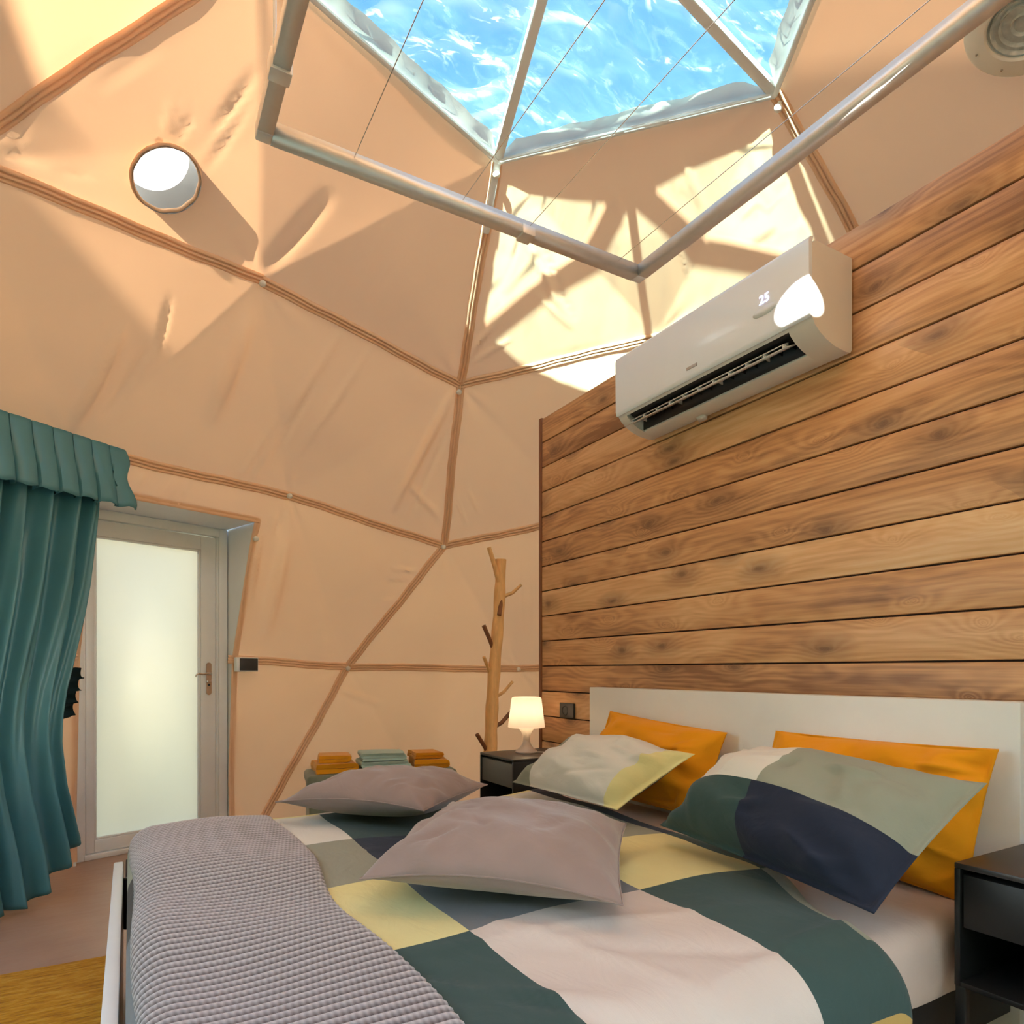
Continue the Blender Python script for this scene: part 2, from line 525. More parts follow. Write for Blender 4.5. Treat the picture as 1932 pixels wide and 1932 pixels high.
def add_box(bm, x0, x1, y0, y1, z0, z1, bev=0.0, seg=2, mx=None):
    r = bmesh.ops.create_cube(bm, size=1.0)
    vs = r['verts']
    mt = Matrix.Translation(((x0 + x1) / 2, (y0 + y1) / 2, (z0 + z1) / 2)) @ Matrix.Diagonal((abs(x1 - x0), abs(y1 - y0), abs(z1 - z0), 1))
    bmesh.ops.transform(bm, matrix=mt, verts=vs)
    if bev > 0:
        es = list({e for v in vs for e in v.link_edges})
        rr = bmesh.ops.bevel(bm, geom=es, offset=bev, segments=seg, profile=0.5, affect='EDGES')
        vs = list({v for f in rr['faces'] for v in f.verts} | {v for v in vs if v.is_valid})
    if mx is not None:
        bmesh.ops.transform(bm, matrix=mx, verts=[v for v in vs if v.is_valid])
    return vs

def box(name, x0, x1, y0, y1, z0, z1, mat, parent=None, bev=0.004, seg=2, mx=None):
    bm = bmesh.new()
    add_box(bm, x0, x1, y0, y1, z0, z1, bev, seg, mx)
    return from_bm(name, bm, mat, parent)

def tube_data(pts, rad, seg=8, closed=False, cap=True):
    pts = [Vector(p) for p in pts]
    n = len(pts)
    rads = rad if isinstance(rad, (list, tuple)) else [rad] * n
    verts, faces = [], []
    up = None
    for i, p in enumerate(pts):
        if closed:
            t = (pts[(i + 1) % n] - pts[i - 1]).normalized()
        else:
            t = (pts[min(i + 1, n - 1)] - pts[max(i - 1, 0)]).normalized()
        if up is None:
            a = Vector((0, 0, 1)) if abs(t.z) < 0.9 else Vector((1, 0, 0))
            up = (a - t * a.dot(t)).normalized()
        else:
            up = (up - t * up.dot(t)).normalized()
        b = t.cross(up)
        for k in range(seg):
            an = 2 * PI * k / seg
            verts.append(p + (up * math.cos(an) + b * math.sin(an)) * rads[i])
    m = n if closed else n - 1
    for i in range(m):
        j = (i + 1) % n
        for k in range(seg):
            k2 = (k + 1) % seg
            faces.append((i * seg + k, i * seg + k2, j * seg + k2, j * seg + k))
    if cap and not closed:
        faces.append(tuple(range(seg))[::-1])
        faces.append(tuple((n - 1) * seg + k for k in range(seg)))
    return verts, faces

def tube(name, pts, rad, mat, parent=None, seg=8, closed=False):
    v, f = tube_data(pts, rad, seg, closed)
    o = from_data(name, v, f, mat, parent)
    auto_smooth(o.data, 50)
    return o

def lathe(name, prof, centre, mat, parent=None, seg=32, mx=None, closed=False):
    verts, faces = [], []
    for r, z in prof:
        for k in range(seg):
            a = 2 * PI * k / seg
            p = Vector((r * math.cos(a), r * math.sin(a), z))
            if mx is not None:
                p = mx @ p
            verts.append(p + Vector(centre))
    n = len(prof)
    for i in range(n - 1 + (1 if closed else 0)):
        j = (i + 1) % n
        for k in range(seg):
            k2 = (k + 1) % seg
            faces.append((i * seg + k, i * seg + k2, j * seg + k2, j * seg + k))
    bm = bmesh.new()
    vs = [bm.verts.new(v) for v in verts]
    for f in faces:
        bm.faces.new([vs[i] for i in f])
    bmesh.ops.remove_doubles(bm, verts=bm.verts, dist=1e-5)
    return from_bm(name, bm, mat, parent)

def prism(name, poly, axis_from, axis_to, mat, parent=None, frame=None, bev=0.0):
    """extrude polygon (list of 2-D points mapped by frame) between two offsets"""
    bm = bmesh.new()
    a = [bm.verts.new(frame(p, axis_from)) for p in poly]
    b = [bm.verts.new(frame(p, axis_to)) for p in poly]
    n = len(poly)
    for i in range(n):
        j = (i + 1) % n
        bm.faces.new((a[i], a[j], b[j], b[i]))
    bm.faces.new(a[::-1])
    bm.faces.new(b)
    if bev:
        bmesh.ops.bevel(bm, geom=[e for e in bm.edges if e.calc_face_angle(0) > 0.6], offset=bev, segments=2, affect='EDGES')
    return from_bm(name, bm, mat, parent)

rng = np.random.default_rng(7)

# ------------------------------------------------------------------ dome geometry (three-frequency geodesic dome)
C0 = np.array([1.27, 1.796, 0.604])
RAD = 3.1
zi, ri = 1 / 5 ** .5, 2 / 5 ** .5
AZ0 = 75.6
def up_v(k):
    a = R_(AZ0 + 72 * k); return np.array([ri * math.cos(a), ri * math.sin(a), zi])
def lo_v(k):
    a = R_(AZ0 + 36 + 72 * k); return np.array([ri * math.cos(a), ri * math.sin(a), -zi])
APEX = np.array([0, 0, 1.0])
def unit(p): return p / np.linalg.norm(p)
SEEN = [(1.522, 2.795, 3.528), (2.348, 1.869, 3.510), (1.811, 3.815, 2.893), (0.574, 3.553, 3.061), (1.993, 4.470, 1.995),
        (0.885, 4.421, 2.207), (1.386, 4.852, 1.111), (2.655, 4.525, 1.097)]
def node(p):
    w = C0 + RAD * unit(p)
    for s in SEEN:
        if np.linalg.norm(w - np.array(s)) < 0.09:
            w = np.array(s)
    return w
def top_pt(k, i, j):
    return node(APEX * (3 - i) + up_v(k) * (i - j) + up_v(k + 1) * j)
def mid_pt(k, i, j):
    if i + j <= 3:
        p = up_v(k) + (up_v(k + 1) - up_v(k)) * j / 3 + (lo_v(k) - up_v(k)) * i / 3
    else:
        p = lo_v(k + 1) + (lo_v(k) - lo_v(k + 1)) * (1 - j / 3) + (up_v(k + 1) - lo_v(k + 1)) * (1 - i / 3)
    w = node(p)
    if i == 2:
        w = w.copy(); w[2] = 0.0
    return w

def eye_ray(px, py):
    s, c = math.sin(R_(29.85)), math.cos(R_(29.85))
    u, v = (px - 966.0) / F_PX, (HOR - py) / F_PX
    return Vector((s + c * u, c - s * u, v)).normalized()

# panels: (name-key, list of triangles)
PANELS = []
for k in range(5):
    for i in (1, 2):
        tris = []
        for j in range(i + 1):
            tris.append((top_pt(k, i, j), top_pt(k, i + 1, j), top_pt(k, i + 1, j + 1)))
        for j in range(i):
            tris.append((top_pt(k, i, j), top_pt(k, i + 1, j + 1), top_pt(k, i, j + 1)))
        PANELS.append((('top', k, i), tris))
    for i in (0, 1):
        tris = []
        for j in range(3):
            tris.append((mid_pt(k, i, j), mid_pt(k, i + 1, j), mid_pt(k, i, j + 1)))
            tris.append((mid_pt(k, i, j + 1), mid_pt(k, i + 1, j), mid_pt(k, i + 1, j + 1)))
        PANELS.append((('mid', k, i), tris))
SEEN_PANELS = {('top', 0, 1), ('top', 0, 2), ('top', 4, 1), ('top', 4, 2), ('top', 1, 1), ('top', 1, 2), ('mid', 0, 0), ('mid', 0, 1), ('mid', 4, 0), ('mid', 4, 1), ('mid', 1, 0)}
allt = [t for _, ts in PANELS for t in ts]
cv = [Vector(p) for t in allt for p in t]
COARSE = BVHTree.FromPolygons(cv, [(3 * i, 3 * i + 1, 3 * i + 2) for i in range(len(allt))])
def on_dome(px, py):
    h = COARSE.ray_cast(Vector((0, 0, EYE)), eye_ray(px, py))
    return np.array(h[0]) if h[0] is not None else None
def dome_hit(org, d):
    return COARSE.ray_cast(Vector(org), Vector(d).normalized())

# long folds in the cloth: (from, to, width m, depth m)
FOLDS = []
for a, b, w, d in [((640, 630), (480, 900), .030, .016), ((600, 700), (520, 860), .018, -.010), ((560, 740), (450, 905), .022, .012),
                   ((700, 660), (560, 860), .02, .008), ((470, 590), (400, 790), .05, .022), ((230, 610), (140, 810), .03, .018), ((285, 640), (195, 790), .018, -.010),
                   ((320, 560), (290, 680), .014, .006), ((180, 700), (120, 830), .016, .007),
                   ((860, 730), (740, 960), .035, .022), ((850, 800), (770, 980), .018, -.010), ((830, 980), (760, 900), .02, .010),
                   ((760, 380), (640, 560), .012, .006), ((820, 390), (690, 560), .012, .006), ((780, 430), (690, 590), .01, -.005),
                   ((500, 510), (620, 360), .06, .020), ((480, 130), (400, 240), .03, .012), ((475, 180), (385, 320), .020, .007), ((440, 210), (375, 300), .016, -.004),
                   ((360, 210), (330, 260), .012, .012), ((320, 190), (310, 250), .010, -.008), ((380, 350), (350, 420), .012, .008),
                   ((100, 320), (170, 330), .015, .006), ((975, 420), (1075, 610), .022, .014), ((1010, 430), (1085, 600), .012, -.010), ((1000, 540), (1080, 620), .02, .008),
                   ((920, 620), (870, 700), .012, .01), ((1280, 430), (1300, 520), .014, .008), ((1330, 440), (1350, 500), .012, -.006),
                   ((880, 690), (960, 640), .012, .006), ((885, 660), (950, 600), .012, .005), ((860, 940), (880, 990), .01, .007), ((880, 920), (905, 970), .01, .006),
                   ((800, 1080), (740, 1072), .014, .008), ((790, 1100), (730, 1098), .014, -.007), ((770, 1130), (715, 1135), .016, .007),
                   ((540, 1020), (500, 1200), .05, .02), ((490, 1010), (470, 1130), .02, .010), ((530, 960), (520, 1010), .02, -.01),
                   ((640, 1250), (700, 1240), .018, .006), ((980, 1050), (985, 1180), .006, .003), ((1000, 1080), (1000, 1200), .006, .003),
                   ((330, 900), (290, 950), .012, .006), ((360, 905), (330, 960), .010, -.005), ((280, 880), (250, 935), .012, .005),
                   ((1850, 130), (1790, 260), .016, .012), ((1880, 150), (1820, 290), .014, -.010), ((1915, 150), (1860, 300), .016, .010), ((1760, 200), (1700, 330), .02, .008),
                   ((60, 200), (20, 270), .02, .012), ((30, 230), (10, 275), .014, -.01), ((300, 80), (180, 165), .02, .006),
                   ((1140, 320), (1180, 420), .02, .008), ((1280, 270), (1330, 400), .02, .008), ((1400, 240), (1450, 380), .02, .008), ((1500, 260), (1580, 400), .02, .008),
                   ((1560, 380), (1605, 400), .014, .008), ((1565, 350), (1600, 370), .012, .008), ((640, 1290), (560, 1420), .03, .008), ((720, 1330), (640, 1300), .03, .006)]:
    if a[1] > 540:
        w, d = w * 1.2, d * 2.8
    p, q = on_dome(*a), on_dome(*b)
    if p is not None and q is not None and np.linalg.norm(p - q) < 1.6:
        FOLDS.append((p, q, w, d))
NODES = []
for _, ts in PANELS:
    for t in ts:
        for p in t:
            if not any(np.linalg.norm(p - q) < 0.02 for q in NODES):
                NODES.append(p)

def tri_grid(t, n):
    a, b, c = t
    idx, vs, fs = {}, [], []
    for i in range(n + 1):
        for j in range(n + 1 - i):
            idx[(i, j)] = len(vs)
            vs.append(a + (b - a) * i / n + (c - a) * j / n)
    for i in range(n):
        for j in range(n - i):
            fs.append((idx[(i, j)], idx[(i + 1, j)], idx[(i, j + 1)]))
            if j < n - i - 1:
                fs.append((idx[(i + 1, j)], idx[(i + 1, j + 1)], idx[(i, j + 1)]))
    return np.array(vs), fs

def cloth_offset(P, border):
    """inward displacement of the cloth at points P; border = distance to the panel outline"""
    off = np.zeros(len(P))
    for p, q, w, d in FOLDS:
        v = q - p
        L = np.linalg.norm(v)
        t = ((P - p) @ v) / (L * L)
        tc = np.clip(t, 0, 1)
        dist = np.linalg.norm(P - (p + np.outer(tc, v)), axis=1)
        side = np.exp(-(dist / (0.62 * w)) ** 2)
        off += 0.85 * d * side * np.clip(np.sin(np.pi * np.clip(t * 0.86 + 0.07, 0, 1)), 0, 1)
    for qi, q in enumerate(NODES):
        r = np.linalg.norm(P - q, axis=1)
        sel = r < 0.55
        if not sel.any():
            continue
        nrm = unit(q - C0)
        e1 = unit(np.cross(nrm, [0.3, 0.2, 1.0])); e2 = np.cross(nrm, e1)
        D = P[sel] - q
        th = np.arctan2(D @ e2, D @ e1)
        rr = r[sel]
        off[sel] += 0.0065 * np.sin(th * (9 + qi % 5) + qi * 1.7) * np.clip(np.sin(th * 2 + qi), 0, 1) * np.clip(rr / 0.08, 0, 1) * np.exp(-(rr / 0.26) ** 2)
    off += 0.006 * np.sin(P[:, 0] * 5.1 + P[:, 2] * 3.7 + 1.0) * np.sin(P[:, 1] * 4.3 - P[:, 2] * 2.9)
    return off * np.clip(border / 0.07, 0, 1)

def seg_dist(P, a, b):
    v = b - a
    t = np.clip(((P - a) @ v) / (v @ v), 0, 1)
    return np.linalg.norm(P - (a + np.outer(t, v)), axis=1)

# ---- floor and the ground outside
bm = bmesh.new()
bmesh.ops.create_circle(bm, cap_ends=True, segments=64, radius=3.25)
bmesh.ops.translate(bm, verts=bm.verts, vec=(C0[0], C0[1], 0))
r = bmesh.ops.extrude_face_region(bm, geom=list(bm.faces))
bmesh.ops.translate(bm, verts=[v for v in r['geom'] if isinstance(v, bmesh.types.BMVert)], vec=(0, 0, -0.06))
tag(from_bm('floor', bm, M['floor'], smooth=False), 'brown smooth floor covering of the round tent', kind='structure')
bm = bmesh.new()
bmesh.ops.create_grid(bm, x_segments=40, y_segments=40, size=60)
for v in bm.verts:
    v.co.z = -0.10 + 0.05 * math.sin(v.co.x * 0.7) * math.cos(v.co.y * 0.9)
tag(from_bm('ground', bm, M['grass']), 'dry grass field outside the tent', kind='structure')

# unseen leafy row, added to keep the low sun off the lower tent
HR = np.random.default_rng(5)
hd = Vector((-math.cos(R_(SUN_AZ)), -math.sin(R_(SUN_AZ)), 0))
hs = Vector((-hd.y, hd.x, 0))
bm = bmesh.new()
GAP = 0.68       # gap left in the added row so one sunbeam passes
for i in range(18):
    along = -8.6 + 1.0 * i
    for j in range(5):
        if j > 2 and abs(along - GAP) < 1.25:
            continue
        c_ = Vector((C0[0], C0[1], 0)) + hd * (8.2 + HR.uniform(-.3, .3)) + hs * (along + HR.uniform(-.1, .1)) + Vector((0, 0, 0.5 + 0.95 * j))
        rr_ = 1.0 - 0.08 * j
        q_ = bmesh.ops.create_icosphere(bm, subdivisions=3, radius=rr_)
        for v in q_['verts']:
            v.co *= 1 + 0.12 * math.sin(v.co.x * 9 + i) * math.sin(v.co.y * 8 + j) + HR.uniform(-0.07, 0.07)
            v.co.z = min(v.co.z, 0.75)
            v.co += c_
mxh = Matrix(((hd.x, hs.x, 0, C0[0]), (hd.y, hs.y, 0, C0[1]), (0, 0, 1, 0), (0, 0, 0, 1)))
add_box(bm, 7.9, 8.5, -8.8, 8.8, -0.1, 3.85, 0.2, 3, mxh)
add_box(bm, 7.9, 8.5, -8.8, GAP - 0.28, 3.0, 4.85, 0.1, 3, mxh)
add_box(bm, 7.9, 8.5, GAP + 0.28, 8.8, 3.0, 4.85, 0.1, 3, mxh)
tag(from_bm('hedge', bm, M['leaf']), 'tall leafy hedge outside the tent, out of view', 'hedge')

# ---- door placement on the dome
DP0 = np.array([-0.285, 4.484, 0.0])
DD = np.array([math.sin(R_(70)), math.cos(R_(70)), 0.0])
DN = np.array([DD[1], -DD[0], 0.0])          # into the room
DW, DH = 0.888, 2.012
def door_pt(a, b, z):
    return Vector(tuple(DP0 + DD * a + DN * b + np.array([0, 0, z])))

# ---- round holes in the cloth
def hole_at(px, py):
    h = COARSE.ray_cast(Vector((0, 0, EYE)), eye_ray(px, py))
    return np.array(h[0]), np.array(h[1])
HOLE_C, HOLE_N = hole_at(312, 334)
if np.dot(HOLE_N, C0 - HOLE_C) < 0: HOLE_N = -HOLE_N
HOLE_R = 0.135
# unseen hole added behind the viewer to throw a sun spot on the air conditioner
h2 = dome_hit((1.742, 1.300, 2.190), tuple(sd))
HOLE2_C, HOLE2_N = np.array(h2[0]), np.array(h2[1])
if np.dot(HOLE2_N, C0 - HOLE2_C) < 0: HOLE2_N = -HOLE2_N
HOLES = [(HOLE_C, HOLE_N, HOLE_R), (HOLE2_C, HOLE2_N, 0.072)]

wall_dome = tag(empty('wall_dome', tuple(C0 * np.array([1, 1, 0]))), 'domed tent wall of sewn tan cloth panels', kind='structure')
for key, tris in PANELS:
    fine = key in SEEN_PANELS
    n = 64 if fine else 8
    cents = np.concatenate([tri_grid(t, 8)[0] for t in tris])
    near = [h for h in HOLES if np.min(np.linalg.norm(cents - h[0], axis=1)) < 0.30]
    if near: n = 56
    bm = bmesh.new()
    allv, allf, base = [], [], 0
    # outline of the panel: triangle edges used once
    cnt = {}
    for t in tris:
        for a, b in ((0, 1), (1, 2), (2, 0)):
            kk = tuple(sorted((tuple(np.round(t[a], 3)), tuple(np.round(t[b], 3)))))
            cnt[kk] = cnt.get(kk, 0) + 1
    outline = [(np.array(k_[0]), np.array(k_[1])) for k_, c_ in cnt.items() if c_ == 1]
    for t in tris:
        v, f = tri_grid(t, n)
        allv.append(v)
        allf += [(a + base, b + base, c + base) for a, b, c in f]
        base += len(v)
    P = np.concatenate(allv)
    if fine:
        bd = np.min(np.stack([seg_dist(P, a, b) for a, b in outline]), axis=0)
        nrm = (C0 + np.array([0, 0, 0.2]) - P)
        nrm /= np.linalg.norm(nrm, axis=1)[:, None]
        P = P + nrm * (cloth_offset(P, bd) + 0.020 * np.clip(bd / 0.5, 0, 1))[:, None]
    vs = [bm.verts.new(p) for p in P]
    for f in allf:
        bm.faces.new((vs[f[0]], vs[f[1]], vs[f[2]]))
    bmesh.ops.remove_doubles(bm, verts=bm.verts, dist=0.0008)
    for hc_, hn_, hr_ in near:
        hc, hn = Vector(hc_), Vector(hn_)
        for v in bm.verts:
            d = v.co - hc
            ax = d.dot(hn)
            rad = d - hn * ax
            if abs(ax) < 0.3 and abs(rad.length - hr_) < 0.012:
                v.co = hc + hn * ax + rad.normalized() * hr_
        kill = []
        for f in bm.faces:
            d = f.calc_center_median() - hc
            ax = d.dot(hn)
            if abs(ax) < 0.3 and (d - hn * ax).length < hr_ - 0.002:
                kill.append(f)
        bmesh.ops.delete(bm, geom=kill, context='FACES')
    if key in (('mid', 0, 0), ('mid', 0, 1)):
        for co, no in ((door_pt(0.0, 0, 0), DD), (door_pt(DW + 0.005, 0, 0), DD), (door_pt(0, 0, DH + 0.008), (0, 0, 1))):
            bmesh.ops.bisect_plane(bm, geom=bm.verts[:] + bm.edges[:] + bm.faces[:], plane_co=co, plane_no=Vector(tuple(no)), dist=1e-5)
        kill = []
        for f in bm.faces:
            c = np.array(f.calc_center_median()) - DP0
            if 0 < c @ DD < DW + 0.005 and c[2] < DH + 0.008 and c @ DN > -0.8:
                kill.append(f)
        bmesh.ops.delete(bm, geom=kill, context='FACES')
    if key[0] == 'mid' and key[1] in (1, 2):  # unseen window panels, added to bring in neutral daylight
        if key == ('mid', 1, 0):
            bay = tag(empty('added_bay_window', tuple(C0 * np.array([1, 1, 0]))), 'clear plastic bay window behind the viewer', kind='structure')
        from_bm('pane', bm, M['clearfilm'], bay, ang=80)
    else:
        from_bm('fabric_panel', bm, M['tent'], wall_dome, ang=80)

# seams: double piping along the joins
def seam(a, b, parent, mat, width=0.056, sag=0.0, inset=0.004, steps=26, seed=0, name='seam'):
    prof = [(-0.5, -0.002), (-0.47, 0.006), (-0.36, 0.012), (-0.24, 0.011), (-0.15, 0.001), (-0.09, 0.010), (0.0, 0.014), (0.09, 0.010), (0.15, 0.001), (0.24, 0.011), (0.36, 0.012), (0.47, 0.006), (0.5, -0.002)]
    t = unit(b - a)
    rg = np.random.default_rng(seed)
    ph = rg.uniform(0, 6, 3)
    vs, fs = [], []
    L = np.linalg.norm(b - a)
    for s in range(steps + 1):
        f = s / steps
        p = a + (b - a) * f
        nin = unit(C0 - p)
        sd_ = unit(np.cross(t, nin))
        wob = 0.003 * math.sin(f * 9 + ph[0]) + 0.0015 * math.sin(f * 31 + ph[1])
        for u, h in prof:
            vs.append(p + sd_ * (u * width + wob) + nin * (inset + h * (1 + 0.12 * math.sin(f * 40 + ph[2] + u * 4))))
    m = len(prof)
    for s in range(steps):
        for q in range(m - 1):
            fs.append((s * m + q, s * m + q + 1, (s + 1) * m + q + 1, (s + 1) * m + q))
    return from_data(name, vs, fs, mat, parent)

sd_n = 0
for k in range(5):
    vis = k in (0, 1, 4)
    st = 26 if vis else 6
    edges = []
    for i in (2, 3):
        for j in range(i):
            edges.append((top_pt(k, i, j), top_pt(k, i, j + 1)))
    for i in (1, 2):
        edges.append((top_pt(k, i, 0), top_pt(k, i + 1, 0)))
    for j in range(3):
        edges.append((mid_pt(k, 1, j), mid_pt(k, 1, j + 1)))
    for i in (0, 1):
        edges.append((mid_pt(k, i, 0), mid_pt(k, i + 1, 0)))
    for a, b in edges:
        sd_n += 1
        # leave the doorway free
        def inside(p):
            c = p - DP0
            return 0 < c @ DD < DW and c[2] < DH and c @ DN > -0.6
        ins = [inside(a + (b - a) * s / 40) for s in range(41)]
        if any(ins):
            lo = ins.index(True); hi = 40 - ins[::-1].index(True)
            if lo > 2: seam(a, a + (b - a) * lo / 40, wall_dome, M['seam'], seed=sd_n, steps=max(4, int(26 * lo / 40)))
            if hi < 38: seam(a + (b - a) * (hi + 1) / 40, b, wall_dome, M['seam'], seed=sd_n, steps=max(4, int(26 * (40 - hi) / 40)))
        else:
            seam(a, b, wall_dome, M['seam'], seed=sd_n, steps=st)

# buttons that hold the cloth at the nodes
def button(p, nin, parent):
    q = Vector(nin).to_track_quat('Z', 'Y').to_matrix()
    lathe('button', [(0.0, 0.040), (0.010, 0.039), (0.016, 0.034), (0.018, 0.027), (0.014, 0.020), (0.008, 0.015), (0.008, -0.004)], p, M['button'], parent, 14, q)
for px, py in ((492, 529), (865, 736), (836, 1030), (544, 933), (480, 1014), (655, 1260), (978, 1262)):
    p = on_dome(px, py)
    button(Vector(p), unit(C0 - p), wall_dome)
for a_, z_ in ((-0.10, 0.10), (-0.19, 0.08)):
    h = dome_hit(door_pt(a_, 1.0, z_), tuple(-DN))
    if h[0] is not None:
        button(h[0] + Vector(tuple(DN)) * 0.002, DN, wall_dome)

# ---- skylight in the top pentagon
sky = tag(empty('window_1', (C0[0], C0[1], 0)), 'five sided clear plastic skylight at the top of the dome', kind='structure')
ap = top_pt(0, 0, 0)
for k in range(5):
    a, b = top_pt(k, 1, 0), top_pt(k, 1, 1)
    P, fs = tri_grid((ap, a, b), 44)
    bd = np.min(np.stack([seg_dist(P, x, y) for x, y in ((ap, a), (a, b), (b, ap))]), axis=0)
    nin = unit(C0 - (ap + a + b) / 3)
    w = 0.010 * np.sin(P[:, 0] * 13 + P[:, 1] * 29 + k) * np.sin(P[:, 0] * 7 - P[:, 1] * 5 + 2 * k) + 0.006 * np.sin(P[:, 1] * 47 + 4 * np.sin(P[:, 0] * 9))
    P = P - nin * 0.012 + np.outer(w * np.clip(bd / 0.08, 0, 1), nin)
    from_data('pane', P, fs, M['film'], sky)
def rib(a, b, w, h, inset, name, mat, parent):
    """flat bar between two nodes"""
    nin = unit(C0 - (a + b) / 2)
    t = unit(b - a)
    s = unit(np.cross(t, nin))
    bm = bmesh.new()
    L = np.linalg.norm(b - a)
    mx = Matrix(((t[0], s[0], nin[0], a[0]), (t[1], s[1], nin[1], a[1]), (t[2], s[2], nin[2], a[2]), (0, 0, 0, 1)))
    add_box(bm, 0, L, -w / 2, w / 2, inset, inset + h, 0.006, 2, mx)
    return from_bm(name, bm, mat, parent)
for k in range(5):
    a, b = top_pt(k, 1, 0), top_pt(k, 1, 1)
    rib(ap, a, 0.045, 0.03, -0.005, 'strut', M['strut'], sky)
    ctr_ = (ap + a + b) / 3
    ins = 0.075
    mid = (a + b) / 2
    d_ = unit(ap - mid)
    # cloth hem inside the edge, then the white edge bar, then the corner strap
    nin = unit(C0 - mid)
    vs, fs = [], []
    for s in range(31):
        f = s / 30
        p = a + (b - a) * f
        wv = 0.004 * math.sin(f * 23 + k) + 0.003 * math.sin(f * 57)
        vs += [p + nin * 0.006, p + d_ * (ins * 0.5) * min(1, 12 * f, 12 * (1 - f)) + nin * (0.018 + wv), p + d_ * (ins + wv) * min(1, 10 * f, 10 * (1 - f)) + nin * 0.002]
        if s:
            q = 3 * s
            fs += [(q - 3, q - 2, q + 1, q), (q - 2, q - 1, q + 2, q + 1)]
    from_data('hem', vs, fs, M['hem'], sky)
    rib(a, b, 0.022, 0.018, 0.012, 'edge_bar', M['strut'], sky)
    nx = top_pt(k, 2, 0)
    if k == 0: rib(a, a + (nx - a) * 0.26, 0.034, 0.016, 0.014, 'corner_strap', M['strut'], sky)
    button(Vector(a + (nx - a) * 0.03 + unit(C0 - a) * 0.02), unit(C0 - a), sky)

# ---- round ventilation opening, upper left
port = tag(empty('window_2', tuple(HOLE_C)), 'round hemmed ventilation opening with grey duct in the tent cloth', kind='structure')
qh = Vector(HOLE_N).to_track_quat('Z', 'Y').to_matrix()
ring = [Vector(HOLE_C) + qh @ Vector((math.cos(2 * PI * i / 48) * HOLE_R, math.sin(2 * PI * i / 48) * HOLE_R, 0.012 + 0.003 * math.sin(i * 1.3))) for i in range(48)]
tube('hem_ring', ring, 0.0085, M['seam'], port, 8, True)
# duct: points up, through the outer cover
up_out = (Vector(-HOLE_N) + Vector((0, 0, 1)) * 0.12).normalized()
vs, fs = [], []
for s in range(9):
    for i in range(40):
        p = Vector(HOLE_C) + qh @ Vector((math.cos(2 * PI * i / 40) * HOLE_R, math.sin(2 * PI * i / 40) * HOLE_R, 0)) + up_out * (-0.028 + 0.128 * s / 8)
        vs.append(p)
        if s:
            fs.append(((s - 1) * 40 + i, (s - 1) * 40 + (i + 1) % 40, s * 40 + (i + 1) % 40, s * 40 + i))
from_data('duct', vs, fs, M['tube'], port)
cc = Vector(HOLE_C) + up_out * 0.10
vs = [cc] + [cc + qh @ Vector((math.cos(2 * PI * i / 40) * HOLE_R, math.sin(2 * PI * i / 40) * HOLE_R, 0)) for i in range(40)]
from_data('rain_cover', vs, [(0, 1 + i, 1 + (i + 1) % 40) for i in range(40)], M['canvas'], port)

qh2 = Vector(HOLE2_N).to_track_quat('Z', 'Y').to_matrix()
port2 = tag(empty('added_sun_hole', tuple(HOLE2_C)), 'small round hemmed vent hole behind the viewer', kind='structure')
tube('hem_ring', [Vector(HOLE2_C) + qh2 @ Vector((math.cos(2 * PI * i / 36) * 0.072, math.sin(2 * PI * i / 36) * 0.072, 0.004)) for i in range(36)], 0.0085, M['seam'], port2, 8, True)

# ---- wooden partition behind the bed
WX = 1.95
wall = tag(empty('wall_right', (WX + 0.03, 1.3, 0)), 'partition wall of horizontal brown stained pine boards', kind='structure')
PZ, PH = 1.1067, 0.1354
WY0, WY1, WTOP = -0.42, 3.070, 2.458
box('batten_panel', WX + 0.012, WX + 0.05, WY0, WY1, 0.0, WTOP - 0.004, M['gap'], wall, 0.0)
for i in range(-9, 10):
    z0, z1 = PZ + i * PH, PZ + (i + 1) * PH
    z0 = max(z0, 0.0)
    if z1 < 0.03: continue
    z1 = min(z1, WTOP)
    dx = float(rng.uniform(-0.0012, 0.0012))
    box('board', WX + dx, WX + 0.022, WY0, WY1, z0 + 0.0028, z1 - 0.0028, M['wood'], wall, 0.0035, 2)
box('corner_trim', WX - 0.004, WX + 0.056, WY1, WY1 + 0.026, 0.0, WTOP + 0.004, M['trimwood'], wall, 0.003)

# ---- glazed door
door = tag(empty('door_1', tuple(DP0 + DD * DW / 2)), 'white framed glazed door with one tall frosted pane', kind='structure')
DM = Matrix(((DD[0], DN[0], 0, DP0[0]), (DD[1], DN[1], 0, DP0[1]), (0, 0, 1, 0), (0, 0, 0, 1)))
def dbox(name, a0, a1, b0, b1, z0, z1, mat, parent=door, bev=0.004):
    return box(name, a0, a1, b0, b1, z0, z1, mat, parent, bev, 2, DM)
# outer frame
for nm, a0, a1, z0, z1 in (('frame_post', 0.0, 0.055, 0.0, DH), ('frame_post', DW - 0.055, DW, 0.0, DH), ('frame_head', 0.055, DW - 0.055, DH - 0.055, DH), ('threshold', 0.055, DW - 0.055, 0.0, 0.03)):
    dbox(nm, a0, a1, -0.07, 0.03, z0, z1, M['pvc'])
for a0, a1 in ((0.052, 0.066), (DW - 0.066, DW - 0.052)):
    dbox('frame_bead', a0, a1, -0.05, 0.012, 0.03, DH - 0.055, M['pvc'], door, 0.003)
